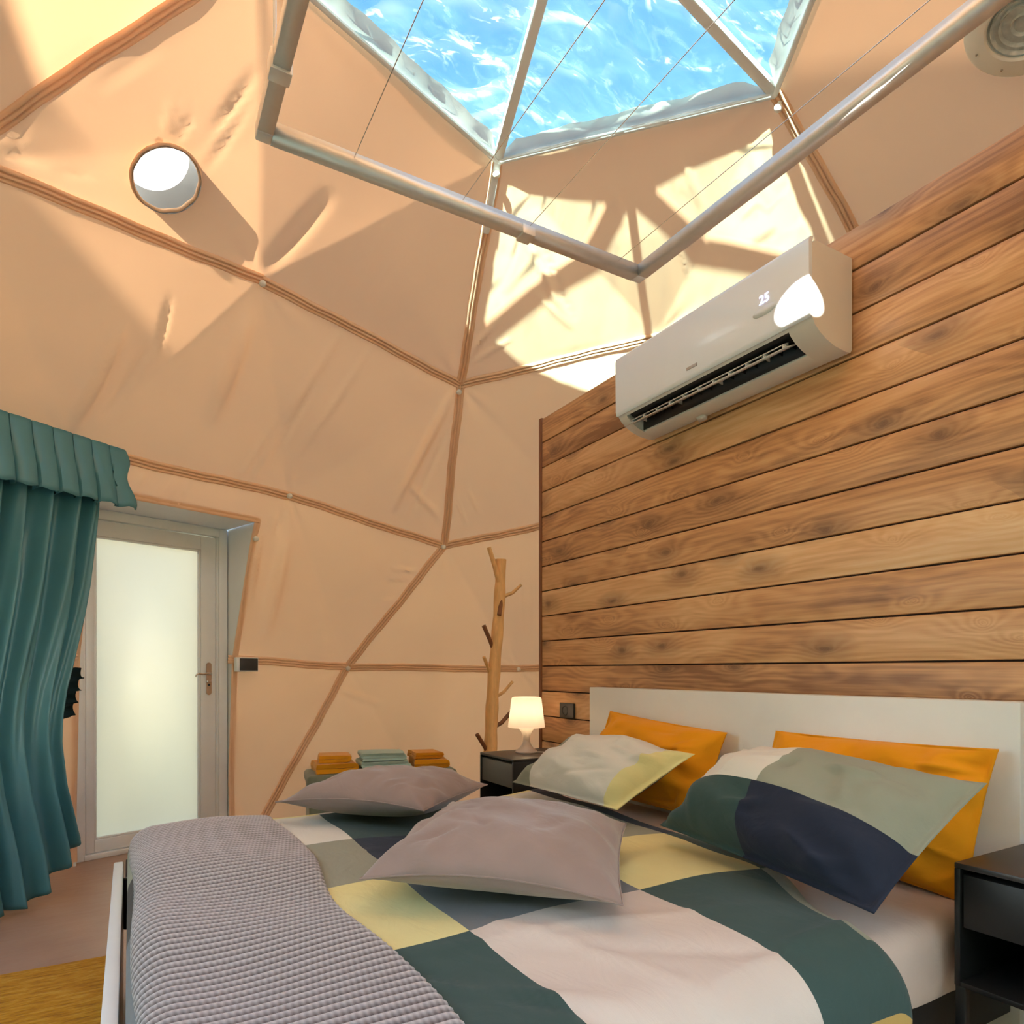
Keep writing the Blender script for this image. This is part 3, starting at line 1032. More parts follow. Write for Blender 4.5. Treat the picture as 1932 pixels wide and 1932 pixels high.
# leaf
leaf_a0, leaf_a1, leaf_z0, leaf_z1 = 0.068, DW - 0.068, 0.034, DH - 0.060
pa0, pa1, pz0, pz1 = 0.114, 0.723, 0.106, 1.862
dbox('leaf_stile', leaf_a0, pa0, -0.05, 0.008, leaf_z0, leaf_z1, M['pvc'])
dbox('leaf_stile', pa1, leaf_a1, -0.05, 0.008, leaf_z0, leaf_z1, M['pvc'])
dbox('leaf_rail', pa0, pa1, -0.05, 0.008, leaf_z0, pz0, M['pvc'])
dbox('leaf_rail', pa0, pa1, -0.05, 0.008, pz1, leaf_z1, M['pvc'])
for a0, a1, z0, z1 in ((pa0, pa0 + 0.012, pz0, pz1), (pa1 - 0.012, pa1, pz0, pz1), (pa0 + .012, pa1 - .012, pz0, pz0 + 0.012), (pa0 + .012, pa1 - .012, pz1 - 0.012, pz1)):
    dbox('glazing_bead', a0, a1, -0.02, 0.002, z0, z1, M['pvc'], door, 0.004)
dbox('pane', pa0 + 0.004, pa1 - 0.004, -0.022, -0.016, pz0 + 0.004, pz1 - 0.004, M['frost'], door, 0.0)
# handle
hp = []
ha, hz0 = 0.772, 1.062
hpl = [(math.cos(t) * 0.017, (0.088 if math.sin(t) > 0 else -0.088) + math.sin(t) * 0.017) for t in [2 * PI * i / 24 for i in range(24)]]
plate = prism('handle_plate', hpl, 0.008, 0.016, M['steel'], door, lambda p, o: door_pt(ha + p[0], o, 1.03 + p[1]), 0.002)
tag(plate, 'brushed nickel handle plate')
lev = [door_pt(ha, 0.012, hz0), door_pt(ha, 0.040, hz0), door_pt(ha - 0.006, 0.052, hz0), door_pt(ha - 0.03, 0.056, hz0 + 0.002), door_pt(ha - 0.06, 0.056, hz0 - 0.002), door_pt(ha - 0.085, 0.056, hz0 + 0.002), door_pt(ha - 0.100, 0.056, hz0 - 0.006), door_pt(ha - 0.106, 0.055, hz0 - 0.018)]
tag(tube('lever', lev, [0.010, 0.009, 0.009, 0.008, 0.007, 0.007, 0.006, 0.005], M['steel'], plate, 12), 'curved nickel door lever')
dbox('key_cover', ha - 0.014, ha + 0.014, 0.014, 0.024, 1.005, 1.018, M['steel'], plate, 0.003)
lathe('keyhole', [(0.0, 0.004), (0.006, 0.004), (0.008, 0.0)], door_pt(ha, 0.016, 0.99), M['acdark'], plate, 12, Vector(tuple(DN)).to_track_quat('Z', 'Y').to_matrix())
# reveal between the upright door and the leaning cloth
def fab_b(a, z):
    h = dome_hit(door_pt(a, 1.2, z), tuple(-DN))
    return 1.2 - h[3] if h[0] is not None else 0.0
for side, a in (('jamb_panel', -0.004), ('jamb_panel', DW + 0.006)):
    vs, fs = [], []
    for s in range(41):
        z = (DH + 0.008) * s / 40
        bb = max(0.032, fab_b(a, z) + 0.008)
        b0 = min(-0.07, fab_b(a, z) - 0.03)
        vs += [door_pt(a, b0, z), door_pt(a, bb, z), door_pt(a + (0.012 if a > 0 else -0.012), bb, z), door_pt(a + (0.012 if a > 0 else -0.012), b0, z)]
        if s:
            q = 4 * s
            fs += [(q - 4, q - 3, q + 1, q), (q - 3, q - 2, q + 2, q + 1), (q - 2, q - 1, q + 3, q + 2)]
    o = from_data(side, vs, fs, M['pvc'], door, smooth=False)
vs, fs = [], []
for s in range(31):
    a = DW * s / 30
    bb = max(0.034, fab_b(a, DH + 0.008) + 0.006)
    vs += [door_pt(a, 0.0, DH + 0.002), door_pt(a, bb, DH + 0.002), door_pt(a, bb, DH + 0.010), door_pt(a, 0, DH + 0.010)]
    if s:
        q = 4 * s
        fs += [(q - 4, q - 3, q + 1, q), (q - 3, q - 2, q + 2, q + 1), (q - 2, q - 1, q + 3, q + 2)]
from_data('head_panel', vs, fs, M['pvc'], door, smooth=False)
# stitched hem round the doorway
def hem_path(pts, name):
    vs, fs = [], []
    prof = [(-0.026, 0.002), (-0.018, 0.009), (-0.008, 0.004), (0.002, 0.010), (0.010, 0.006), (0.014, 0.0)]
    for i, (p, out_) in enumerate(pts):
        p = np.array(p)
        nin = unit(C0 + np.array([0, 0, .3]) - p)
        for u, h in prof:
            vs.append(p + np.array(out_) * (-u + 0.0) + nin * (h + 0.004))
        if i:
            m = len(prof)
            for q in range(m - 1):
                fs.append(((i - 1) * m + q, (i - 1) * m + q + 1, i * m + q + 1, i * m + q))
    from_data(name, vs, fs, M['seam'], wall_dome)
hem_path([(door_pt(DW + 0.012, fab_b(DW + .012, z), z), DD) for z in np.linspace(0.02, DH + 0.02, 40)], 'doorway_hem')
hem_path([(door_pt(-0.012, fab_b(-.012, z), z), -DD) for z in np.linspace(0.02, DH + 0.02, 40)], 'doorway_hem')
hem_path([(door_pt(a, fab_b(a, DH + .014), DH + 0.014), np.array([0, 0, 1.0])) for a in np.linspace(-0.02, DW + 0.03, 30)], 'doorway_hem')

# ---- small solar light box beside the door
FBL = max(fab_b(0.89, 1.12), fab_b(0.96, 1.12), fab_b(1.03, 1.12), fab_b(0.96, 1.07)) + 0.012
sb = tag(empty('wall_light', tuple(door_pt(0.958, FBL, 1.07))), 'small white box light with dark panel beside the door handle', 'light')
dbox('casing', 0.884, 1.034, FBL, FBL + 0.042, 1.076, 1.170, M['whiteplastic'], sb, 0.005)
dbox('dark_panel', 0.902, 1.028, FBL + 0.040, FBL + 0.046, 1.083, 1.163, M['socket'], sb, 0.003)
dbox('bracket', 0.94, 1.0, FBL - 0.05, FBL + 0.004, 1.10, 1.15, M['whiteplastic'], sb, 0.003)

# ---- suspended wire frame
FZ = 2.60
fr = tag(empty('hanging_rail_frame', (1.0, 1.1, FZ)), 'rectangular aluminium rail frame hung above the bed with thin wires', 'rail frame')
FX0, FX1, FY0, FY1 = 0.327, 1.690, 0.02, 1.970
hw = 0.021
def rail(name, p, q, along):
    prof = [(-hw, -hw), (-hw, hw), (-hw * 0.5, hw), (-hw * 0.5, hw * 0.5), (-0.004, hw * 0.5), (-0.004, hw * 0.8), (0.004, hw * 0.8), (0.004, hw * 0.5), (hw * 0.5, hw * 0.5), (hw * 0.5, hw), (hw, hw), (hw, -hw)]
    if along == 'x':
        f = lambda s, o: Vector((o, p[1] + s[0], FZ + s[1]))
        return prism(name, prof, p[0], q[0], M['alu'], fr, f)
    f = lambda s, o: Vector((p[0] + s[0], o, FZ + s[1]))
    return prism(name, prof, p[1], q[1], M['alu'], fr, f)
rail('rail', (FX0 + hw, FY1), (FX1 - hw, FY1), 'x')
rail('rail', (FX0 + hw, FY0), (FX1 - hw, FY0), 'x')
rail('rail', (FX0, FY0 + hw), (FX0, FY1 - hw), 'y')
rail('rail', (FX1, FY0 + hw), (FX1, FY1 - hw), 'y')
for x in (FX0, FX1):
    for y in (FY0, FY1):
        box('corner_joint', x - hw - .001, x + hw + .001, y - hw - .001, y + hw + .001, FZ - hw - .001, FZ + hw + .001, M['alu'], fr, 0.006, 3)
box('connector', 1.16, 1.21, FY1 - hw - 0.006, FY1 + hw + 0.006, FZ - hw - 0.008, FZ + 0.005, M['alu'], fr, 0.004)
box('connector', FX0 - hw - 0.006, FX0 + hw + 0.006, 1.72, 1.765, FZ - hw - 0.008, FZ + hw + 0.004, M['alu'], fr, 0.004)
for x in (0.578, 0.935, 1.19, 1.575):
    tube('wire', [(x, FY0 + hw, FZ + 0.006), (x, (FY0 + FY1) / 2, FZ + 0.003), (x, FY1 - hw, FZ + 0.006)], 0.0012, M['steel'], fr, 6)
for x, y in ((FX0 - 0.012, 1.745), (FX0, 0.45), (FX1, 0.45), (1.185, FY1)):
    h = dome_hit((x, y, FZ + 0.1), (0.0, 0.0, 1.0))
    top = h[0].z - 0.01 if h[0] is not None and h[0].z < 3.6 else 3.5
    if (x, y) != (1.185, FY1):
        tube('hanger_rod', [(x, y, FZ + 0.01), (x, y, top)], 0.0045, M['strut'], fr, 8)

# ---- round vent with glass, upper right
vh = COARSE.ray_cast(Vector((0, 0, EYE)), eye_ray(1936, 34))
VC, VN = np.array(vh[0]), np.array(vh[1])
if VN @ (C0 - VC) < 0: VN = -VN
vent = tag(empty('roof_vent', tuple(VC)), 'round cream flanged vent with ribbed glass in the ceiling cloth', 'vent')
qv = Vector(VN).to_track_quat('Z', 'Y').to_matrix()
VR = 0.170
lathe('flange', [(VR * 0.60, 0.0), (VR * 0.60, 0.036), (VR * 0.63, 0.042), (VR * 0.95, 0.040), (VR, 0.034), (VR, 0.0)], VC, M['cream_ring'], vent, 48, qv)
lathe('glass_lens', [(VR * 0.61, 0.030), (VR * 0.56, 0.022), (VR * 0.54, 0.034), (VR * 0.50, 0.024), (VR * 0.42, 0.020), (VR * 0.40, 0.031), (VR * 0.37, 0.020), (VR * 0.22, 0.018), (VR * 0.20, 0.028), (VR * 0.17, 0.018), (0.0, 0.020)], VC, M['glassdisc'], vent, 48, qv)
for i in range(8):
    an = 2 * PI * (i + 0.3) / 8
    lathe('screw', [(0.0, 0.046), (0.003, 0.0455), (0.0042, 0.042), (0.0042, 0.038)], Vector(VC) + qv @ Vector((math.cos(an) * VR * 0.82, math.sin(an) * VR * 0.82, 0)), M['steel'], vent, 10, qv)

# ---- air conditioner
AY0, AY1 = 1.268, 2.168
ac = tag(empty('air_conditioner', (1.85, (AY0 + AY1) / 2, 2.06)), 'white split air conditioner mounted high on the wooden wall', 'air conditioner')
XB = WX - 0.004
full = [(XB, 2.362), (1.772, 2.362), (1.760, 2.358), (1.753, 2.348), (1.750, 2.15), (1.752, 2.130), (1.766, 2.112), (1.790, 2.094), (1.820, 2.080), (1.860, 2.069), (1.915, 2.064), (1.938, 2.067), (XB, 2.078)]
notch = [(XB, 2.362), (1.772, 2.362), (1.760, 2.358), (1.753, 2.348), (1.750, 2.15), (1.752, 2.130), (1.759, 2.122), (1.790, 2.165), (1.850, 2.165), (1.852, 2.074), (1.860, 2.069), (1.915, 2.064), (1.938, 2.067), (XB, 2.078)]
fy = lambda p, o: Vector((p[0], o, p[1]))
prism('end_casing', full, AY0, AY0 + 0.085, M['acgrey'], ac, fy, 0.003)
prism('end_casing', full, AY1 - 0.045, AY1, M['acgrey'], ac, fy, 0.003)
prism('casing', notch, AY0 + 0.085, AY1 - 0.045, M['acgrey'], ac, fy)
front = [(1.756, 2.368), (1.744, 2.366), (1.738, 2.360), (1.736, 2.350), (1.738, 2.145), (1.741, 2.133), (1.746, 2.128), (1.751, 2.132), (1.749, 2.15), (1.752, 2.350)]
fpan = prism('front_panel', front, AY0 - 0.001, AY1 + 0.001, M['acfront'], ac, fy, 0.002)
lin = box('outlet_lining', 1.775, 1.849, AY0 + 0.086, AY1 - 0.046, 2.150, 2.163, M['acdark'], ac, 0.0)
prism('outlet_back', [(1.846, 2.162), (1.8515, 2.162), (1.8515, 2.080), (1.846, 2.078)], AY0 + 0.086, AY1 - 0.046, M['acdark'], ac, fy)
prism('fan_roller', [(1.80 + 0.028 * math.cos(t), 2.138 + 0.02 * math.sin(t)) for t in [2 * PI * i / 14 for i in range(14)]], AY0 + 0.09, AY1 - 0.05, M['acdark'], ac, fy)
for i in range(15):
    y = AY0 + 0.12 + i * 0.0505
    prism('vane', [(1.775, 2.150), (1.84, 2.150), (1.842, 2.105), (1.800, 2.112)], y, y + 0.004, M['acgrey'] if i % 4 == 2 else M['acdark'], ac, fy)
# flap, opened
fl = [(1.764, 2.0835), (1.765, 2.0865), (1.826, 2.1135), (1.827, 2.1105)]
flap = prism('flap', fl, AY0 + 0.10, AY1 - 0.022, M['whiteplastic'], ac, fy)
prism('flap_bar', [(1.766, 2.0965), (1.7668, 2.0995), (1.790, 2.1100), (1.791, 2.1070)], AY0 + 0.11, AY1 - 0.06, M['whiteplastic'], ac, fy)
for i in range(11):
    y = AY0 + 0.112 + i * 0.0722
    prism('flap_rib', [(1.767, 2.0865), (1.768, 2.0975), (1.792, 2.108), (1.794, 2.0985)], y, y + 0.004, M['whiteplastic'], ac, fy)
prism('bottom_clip', [(1.905, 2.066), (1.93, 2.068), (1.925, 2.048)], AY1 - 0.32, AY1 - 0.28, M['acgrey'], ac, fy)
# badge, oval sticker, display digits on the front panel
box('badge', 1.7355, 1.7385, 1.715, 1.765, 2.160, 2.170, M['label'], fpan, 0.001)
lathe('sticker', [(0.0, 0.0012), (1.0, 0.0012), (1.02, 0.0)], (0, 0, 0), M['sticker'], fpan, 28)
st_o = [o for o in fpan.children if o.name.startswith('sticker')][0]
for v in st_o.data.vertices:
    x, y, z = v.co
    v.co = (1.7362 - z, 1.425 + x * 0.045, 2.218 + y * 0.014)
fc = bpy.data.curves.new('digits', 'FONT')
fc.body = '25'
fc.size = 0.040
fc.extrude = 0.0004
fo = bpy.data.objects.new('digits', fc)
COL.objects.link(fo)
dg = bpy.context.evaluated_depsgraph_get()
dme = bpy.data.meshes.new_from_object(fo.evaluated_get(dg))
bpy.data.objects.remove(fo, do_unlink=True)
for v in dme.vertices:
    x, y, z = v.co
    v.co = (1.7360 - z, 1.447 - x, 2.243 + y)
dme.materials.clear()
mesh_obj('display_digits', dme, M['display'], fpan, False)

# ---- wall socket
so = tag(empty('wall_socket', (WX, 2.818, 0.84)), 'dark grey power socket on the boards left of the headboard', 'socket')
box('plate', WX - 0.012, WX + 0.0005, 2.757, 2.882, 0.838, 0.915, M['socket'], so, 0.003)
qs = Vector((-1, 0, 0)).to_track_quat('Z', 'Y').to_matrix()
lathe('socket_face', [(0.0, -0.004), (0.019, -0.004), (0.022, 0.001), (0.024, 0.002), (0.026, 0.0)], (WX - 0.012, 2.83, 0.8765), M['socket'], so, 24, qs)
for dy in (-0.0095, 0.0095):
    lathe('pin_hole', [(0.0, -0.003), (0.0035, -0.003), (0.0035, -0.0045)], (WX - 0.0125, 2.83 + dy, 0.8765), M['acdark'], so, 10, qs)

# ------------------------------------------------------------------ bed
BY0, BY1 = 0.79, 2.545
bed = tag(empty('double_bed', (0.95, (BY0 + BY1) / 2, 0)), 'white double bed with tall plain headboard against the boards', 'bed')
box('headboard', 1.882, 1.944, BY0, BY1, 0.0, 1.004, M['white'], bed, 0.004)
box('footboard', -0.046, -0.018, BY0, BY1, 0.0, 0.452, M['white'], bed, 0.004)
box('side_rail', -0.018, 1.882, BY0 + 0.02, BY0 + 0.05, 0.24, 0.405, M['black'], bed, 0.004)
box('side_rail', -0.018, 1.882, BY1 - 0.05, BY1 - 0.02, 0.24, 0.405, M['black'], bed, 0.004)
for i in range(12):
    x = 0.06 + i * 0.155
    box('slat', x, x + 0.07, BY0 + 0.05, BY1 - 0.05, 0.305, 0.325, M['birch'], bed, 0.003)
for x in (0.45, 1.45):
    box('leg', x, x + 0.05, 1.64, 1.69, 0.0, 0.305, M['black'], bed, 0.003)

def rounded_slab(name, x0, x1, y0, y1, z0, z1, r, mat, seg=5, parent=None):
    bm = bmesh.new()
    add_box(bm, x0, x1, y0, y1, z0, z1, r, seg)
    return from_bm(name, bm, mat, parent)
mt = rounded_slab('mattress', 0.03, 1.878, BY0 + 0.015, BY1 - 0.02, 0.327, 0.522, 0.05, M['sheet'])
bmx = bmesh.new(); bmx.from_mesh(mt.data)
bmesh.ops.subdivide_edges(bmx, edges=[e for e in bmx.edges if e.calc_length() > 0.25], cuts=14, use_grid_fill=True)
for v in bmx.verts:
    n_ = 0.006 * math.sin(v.co.x * 21 + v.co.z * 30 + 3 * math.sin(v.co.x * 9)) * math.sin(v.co.z * 17 + 1)
    if v.co.y < BY0 + 0.06: v.co.y += n_
bmx.to_mesh(mt.data); bmx.free()
mt.data.polygons.foreach_set('use_smooth', [True] * len(mt.data.polygons))
tag(mt, 'mattress in a rose beige fitted sheet, bare near the right nightstand', 'mattress')

# ---- patchwork duvet
DY0, DY1 = BY0 + 0.0, BY1 - 0.01
def duvet_z(x, y):
    """height of the duvet top"""
    e = min((y - DY0), (DY1 - y))
    z = 0.553 + 0.014 * math.sin(x * 4.1 + 0.5) * math.sin(y * 3.3 + 0.4) + 0.006 * math.sin(x * 11 + y * 5) * math.sin(y * 9 - x * 3)
    return z
def duvet_pt(x, s):
    """x along the bed, s across (world y on top, continuing down the sides)"""
    r = 0.13
    lo, hi = DY0 + 0.07, DY1 - 0.07
    fr_, fx = 0.075, 0.068
    dz = 0.0
    if x < fx:
        d_ = fx - x
        if d_ < fr_ * PI / 2:
            x, dz = fx - fr_ * math.sin(d_ / fr_), -fr_ * (1 - math.cos(d_ / fr_))
        else:
            x, dz = fx - fr_, -fr_ - (d_ - fr_ * PI / 2)
    zt = duvet_z(x, min(max(s, lo), hi)) + dz
    def side(d):
        # d = arc length past the edge
        if d < r * PI / 2:
            a = d / r
            return r * math.sin(a), -r * (1 - math.cos(a))
        ex = d - r * PI / 2
        return r + 0.05 * ex + 0.012 * math.sin(x * 17 + ex * 3) * min(1, ex * 6), -r - ex
    if s < lo:
        o, h = side(lo - s)
        return Vector((x, lo - o, zt + h))
    if s > hi:
        o, h = side(s - hi)
        return Vector((x, hi + o, zt + h))
    return Vector((x, s, zt))
GX = [0.15, 0.60, 1.05, 1.50]
GY = [0.38, 0.66, 0.80, 1.22, 1.635, 2.04, 2.46]
PATCH = {  # (x index, y index) -> material
    0: ['charcoal', 'charcoal', 'charcoal', 'charcoal', 'bluegrey', 'charcoal', 'sage', 'charcoal'],
    1: ['navy', 'cream', 'cream', 'dgreen', 'yellow', 'sage', 'offwhite', 'yellow'],
    2: ['dgreen', 'cream', 'cream', 'cream', 'bluegrey', 'navy', 'dgreen', 'cream'],
    3: ['gold', 'gold', 'dgreen', 'dgreen', 'yellow', 'sage', 'offwhite', 'yellow'],
    4: ['cream', 'gold', 'dgreen', 'sage', 'dgreen', 'navy', 'navy', 'charcoal']}
keys = ['cream', 'offwhite', 'yellow', 'gold', 'sage', 'dgreen', 'navy', 'bluegrey', 'charcoal']
nx_, ny_ = 108, 150
S0, S1 = DY0 - 0.26, DY1 + 0.26
xs = sorted(set([round(-0.14 + 1.73 * i / nx_, 4) for i in range(nx_ + 1)] + GX))
ss = sorted(set([round(S0 + (S1 - S0) * i / ny_, 4) for i in range(ny_ + 1)] + GY))
vs, fs, mi = [], [], []
def head_edge(s):
    # the upper edge of the duvet lies further down near the camera side
    t = min(1, max(0, (s - 0.85) / 0.5))
    return 1.33 + 0.27 * t * t * (3 - 2 * t) - 0.10 * max(0, 0.85 - s)
for i, x in enumerate(xs):
    for s in ss:
        xe = head_edge(s)
        xx = x if x <= 1.05 else 1.05 + (x - 1.05) * (xe - 1.05) / (xs[-1] - 1.05)
        p = duvet_pt(xx, s)
        d = xe - xx
        if d < 0.05:
            p.z -= 0.022 * (1 - d / 0.05) ** 2
        # puckers
        cr = 0.0
        for (cx, cy, dx, dy, L, w, h) in ((0.75, 1.0, 0.2, -0.5, 0.4, .02, .008), (0.95, 0.9, 0.5, -0.3, 0.4, .02, -.007), (1.2, 0.85, 1, 0.1, 0.4, .012, .008), (0.50, 1.0, .4, -.4, .3, .02, .010), (0.55, .93, .3, -.5, .3, .015, -.008), (0.52, 1.9, .5, .05, .2, .012, .004), (1.2, 1.4, .6, .3, .4, .03, .006), (1.15, 1.75, .5, -.4, .3, .02, .005), (.85, 1.1, 1, -.25, .5, .02, .006)):
            l = math.hypot(dx, dy); ux, uy = dx / l, dy / l
            t = (xx - cx) * ux + (s - cy) * uy
            q = -(xx - cx) * uy + (s - cy) * ux
            if abs(t) < L:
                cr += h * math.exp(-(q / w) ** 2) * math.cos(t / L * PI / 2)
        p.z += cr
        vs.append(p)
m = len(ss)
for i in range(len(xs) - 1):
    xc = (xs[i] + xs[i + 1]) / 2
    gi = sum(1 for g in GX if xc > g)
    for j in range(m - 1):
        sc_ = (ss[j] + ss[j + 1]) / 2
        gj = sum(1 for g in GY if sc_ > g)
        fs.append((i * m + j, (i + 1) * m + j, (i + 1) * m + j + 1, i * m + j + 1))
        mi.append(keys.index(PATCH[gi][gj]))
duv = from_data('duvet', vs, fs, [M[k] for k in keys], None)
duv.data.polygons.foreach_set('material_index', mi)
md = duv.modifiers.new('thick', 'SOLIDIFY'); md.thickness = 0.022; md.offset = -1.0
tag(duv, 'patchwork duvet of green, navy, yellow and cream squares spread on the bed', 'duvet')

# ---- knitted throw across the foot
vs, fs, uv = [], [], []
TX0, TX1 = -0.012, 0.435
tx = [TX0 + (TX1 - TX0) * i / 46 for i in range(47)]
ts = [DY0 - 0.24 + (DY1 - DY0 + 0.42) * i / 520 for i in range(521)]
for x in tx:
    for s in ts:
        e = (x - TX0) / (TX1 - TX0)
        xx = x + 0.010 * math.sin(s * 7 + 0.4) * (1 if e < 0.5 else 1.6) + (0.02 * (e - .3) * math.sin(s * 2.2 + 2))
        p = duvet_pt(xx, s)
        rd = 0.0032 * math.sin(s * 2 * PI / 0.024)
        edge = min(e, 1 - e) * (TX1 - TX0)
        lift = 0.013 + rd + 0.010 * math.sin(xx * 9 + s * 6) * math.sin(s * 4.1) * 0.6 - 0.008 * max(0, 1 - edge / 0.012)
        if DY0 + 0.07 < s < DY1 - 0.07:
            p.z += lift
        elif s <= DY0 + 0.07:
            p.y -= lift * 0.7; p.z += lift * 0.7
        else:
            p.y += lift * 0.7; p.z += lift * 0.7
        vs.append(p); uv.append((s, xx))
m = len(ts)
for i in range(len(tx) - 1):
    for j in range(m - 1):
        fs.append((i * m + j, (i + 1) * m + j, (i + 1) * m + j + 1, i * m + j + 1))
thr = from_data('knitted_throw', vs, fs, M['knit'])
ul = thr.data.uv_layers.new(name='UVMap')
for lp in thr.data.loops:
    ul.data[lp.index].uv = uv[lp.vertex_index]
md = thr.modifiers.new('thick', 'SOLIDIFY'); md.thickness = 0.009; md.offset = -1.0
tag(thr, 'mauve grey ribbed knitted throw laid across the foot of the bed', 'throw')

# ---- pillows
def pillow(name, BL, BR, TR, TL, T, mats, label, cat, group=None, pinch=0.05, seed=0, pattern=None, flange=0.0, sag=0.0, wr=0.004, n=60, bias=0.5, parent_seam=None):
    BL, BR, TR, TL = (np.array(v, float) for v in (BL, BR, TR, TL))
    nrm = unit(np.cross(BR - BL, TL - BL))
    rg = np.random.default_rng(seed)
    vs, fs, mi = [], [], []
    ph = rg.uniform(0, 6, 8)
    crs = [(rg.uniform(-.9, .9), rg.uniform(-.9, .9), rg.uniform(0, PI), rg.uniform(.15, .45), rg.uniform(.03, .07), rg.choice([-1, 1]) * rg.uniform(.4, 1.1) * wr) for _ in range(22)]
    def pos(u, v, side):
        # u,v in -1..1
        uu = u * (1 - pinch * (1 - v * v) * abs(u) ** 1.5)
        vv = v * (1 - pinch * (1 - u * u) * abs(v) ** 1.5)
        a, b = (uu + 1) / 2, (vv + 1) / 2
        p = (BL * (1 - a) + BR * a) * (1 - b) + (TL * (1 - a) + TR * a) * b
        f = (1 - flange)
        ue, ve = min(1, abs(u) / f), min(1, abs(v) / f)
        t = max(0.0, (1 - ue ** 2.6)) ** 0.62 * max(0.0, (1 - ve ** 2.6)) ** 0.62
        h = max(T * t * (bias if side < 0 else 1 - bias), 0.0028 if abs(u) < 0.999 and abs(v) < 0.999 else 0.0)
        w = wr * t ** 0.3 * (math.sin(u * 5 + v * 3 + ph[0]) * math.sin(v * 6 + ph[1]) + 0.6 * math.sin(u * 13 + ph[2] + 2 * math.sin(v * 5 + ph[3])) * (abs(v) ** 2 + abs(u) ** 2) * 0.6)
        # gathers running in from the corners and edges
        w += wr * 0.9 * math.sin((math.atan2(v, u)) * 14 + ph[4]) * max(0, (u * u + v * v) - 0.55) * t ** 0.4
        if side > 0:
            for cu, cvv, an, L_, W_, A_ in crs:
                tt = (u - cu) * math.cos(an) + (v - cvv) * math.sin(an)
                qq = -(u - cu) * math.sin(an) + (v - cvv) * math.cos(an)
                if abs(tt) < L_ and abs(qq) < 3 * W_:
                    w += A_ * math.exp(-(qq / W_) ** 2) * math.cos(tt / L_ * PI / 2) * t ** 0.25
        edge_bow = sag * (1 - u * u) * (1 if v < 0 else 0.3) * abs(v)
        return p + nrm * (side * h + (w if side > 0 else 0)) + nrm * edge_bow
    idx = {}
    for side in (1, -1):
        for i in range(n + 1):
            for j in range(n + 1):
                u = -math.cos(PI * i / n); v = -math.cos(PI * j / n)
                u = 0.55 * u + 0.45 * (2 * i / n - 1); v = 0.55 * v + 0.45 * (2 * j / n - 1)
                if side < 0 and (i in (0, n) or j in (0, n)):
                    idx[(side, i, j)] = idx[(1, i, j)]
                    continue
                idx[(side, i, j)] = len(vs)
                vs.append(pos(u, v, side))
        for i in range(n):
            for j in range(n):
                q = [idx[(side, i, j)], idx[(side, i + 1, j)], idx[(side, i + 1, j + 1)], idx[(side, i, j + 1)]]
                if side < 0: q = q[::-1]
                fs.append(q)
                uc = 0.55 * -math.cos(PI * (i + .5) / n) + 0.45 * (2 * (i + .5) / n - 1); vc = 0.55 * -math.cos(PI * (j + .5) / n) + 0.45 * (2 * (j + .5) / n - 1)
                mi.append(pattern(uc, vc, side) if pattern else 0)
    root = from_data(name, vs, fs, mats)
    if pattern:
        root.data.polygons.foreach_set('material_index', mi)
    tag(root, label, cat, group)
    return root, pos

def piping(root, pos, mat, r=0.0022, n=80):
    pts = []
    for k in range(4):
        for i in range(n // 4):
            f = -1 + 2 * i / (n // 4)
            u, v = ((f, -1), (1, f), (-f, 1), (-1, -f))[k]
            pts.append(Vector(tuple(pos(u, v, 1))))
    o = tube('seam_piping', pts, r, mat, None, 6, True)
    o.parent = root
    return o

# mauve square cushions
r_, p_ = pillow('cushion', (0.424, 2.335, 0.640), (0.802, 1.953, 0.640), (1.201, 2.283, 0.640), (0.823, 2.665, 0.625), 0.165, M['mauve'],
                'mauve suede square cushion farther back, in front of the bench with towels', 'cushion', 'mauve cushions', 0.06, 3, sag=0.02, wr=0.009, bias=0.44)
piping(r_, p_, M['mauve'])
r_, p_ = pillow('cushion', (0.435, 1.427, 0.625), (0.835, 1.020, 0.622), (1.240, 1.500, 0.640), (0.830, 1.920, 0.632), 0.175, M['mauve'],
                'mauve suede square cushion nearer the camera, in the middle of the bed', 'cushion', 'mauve cushions', 0.05, 8, sag=0.025, wr=0.009, bias=0.42)
piping(r_, p_, M['mauve'])
# orange pillows upright against the headboard
pillow('pillow', (1.735, 2.400, 0.560), (1.735, 1.690, 0.560), (1.835, 1.665, 0.862), (1.835, 2.330, 0.905), 0.18, M['orange'],
       'orange pillow leaning on the headboard behind the cream and straw pillow', 'pillow', 'orange pillows', 0.03, 11, flange=0.03, wr=0.016)
pillow('pillow', (1.740, 1.500, 0.560), (1.740, 0.840, 0.520), (1.835, 0.815, 0.890), (1.835, 1.462, 0.885), 0.17, M['orange'],
       'orange pillow leaning on the headboard behind the green and navy pillow', 'pillow', 'orange pillows', 0.03, 12, flange=0.03, wr=0.016)
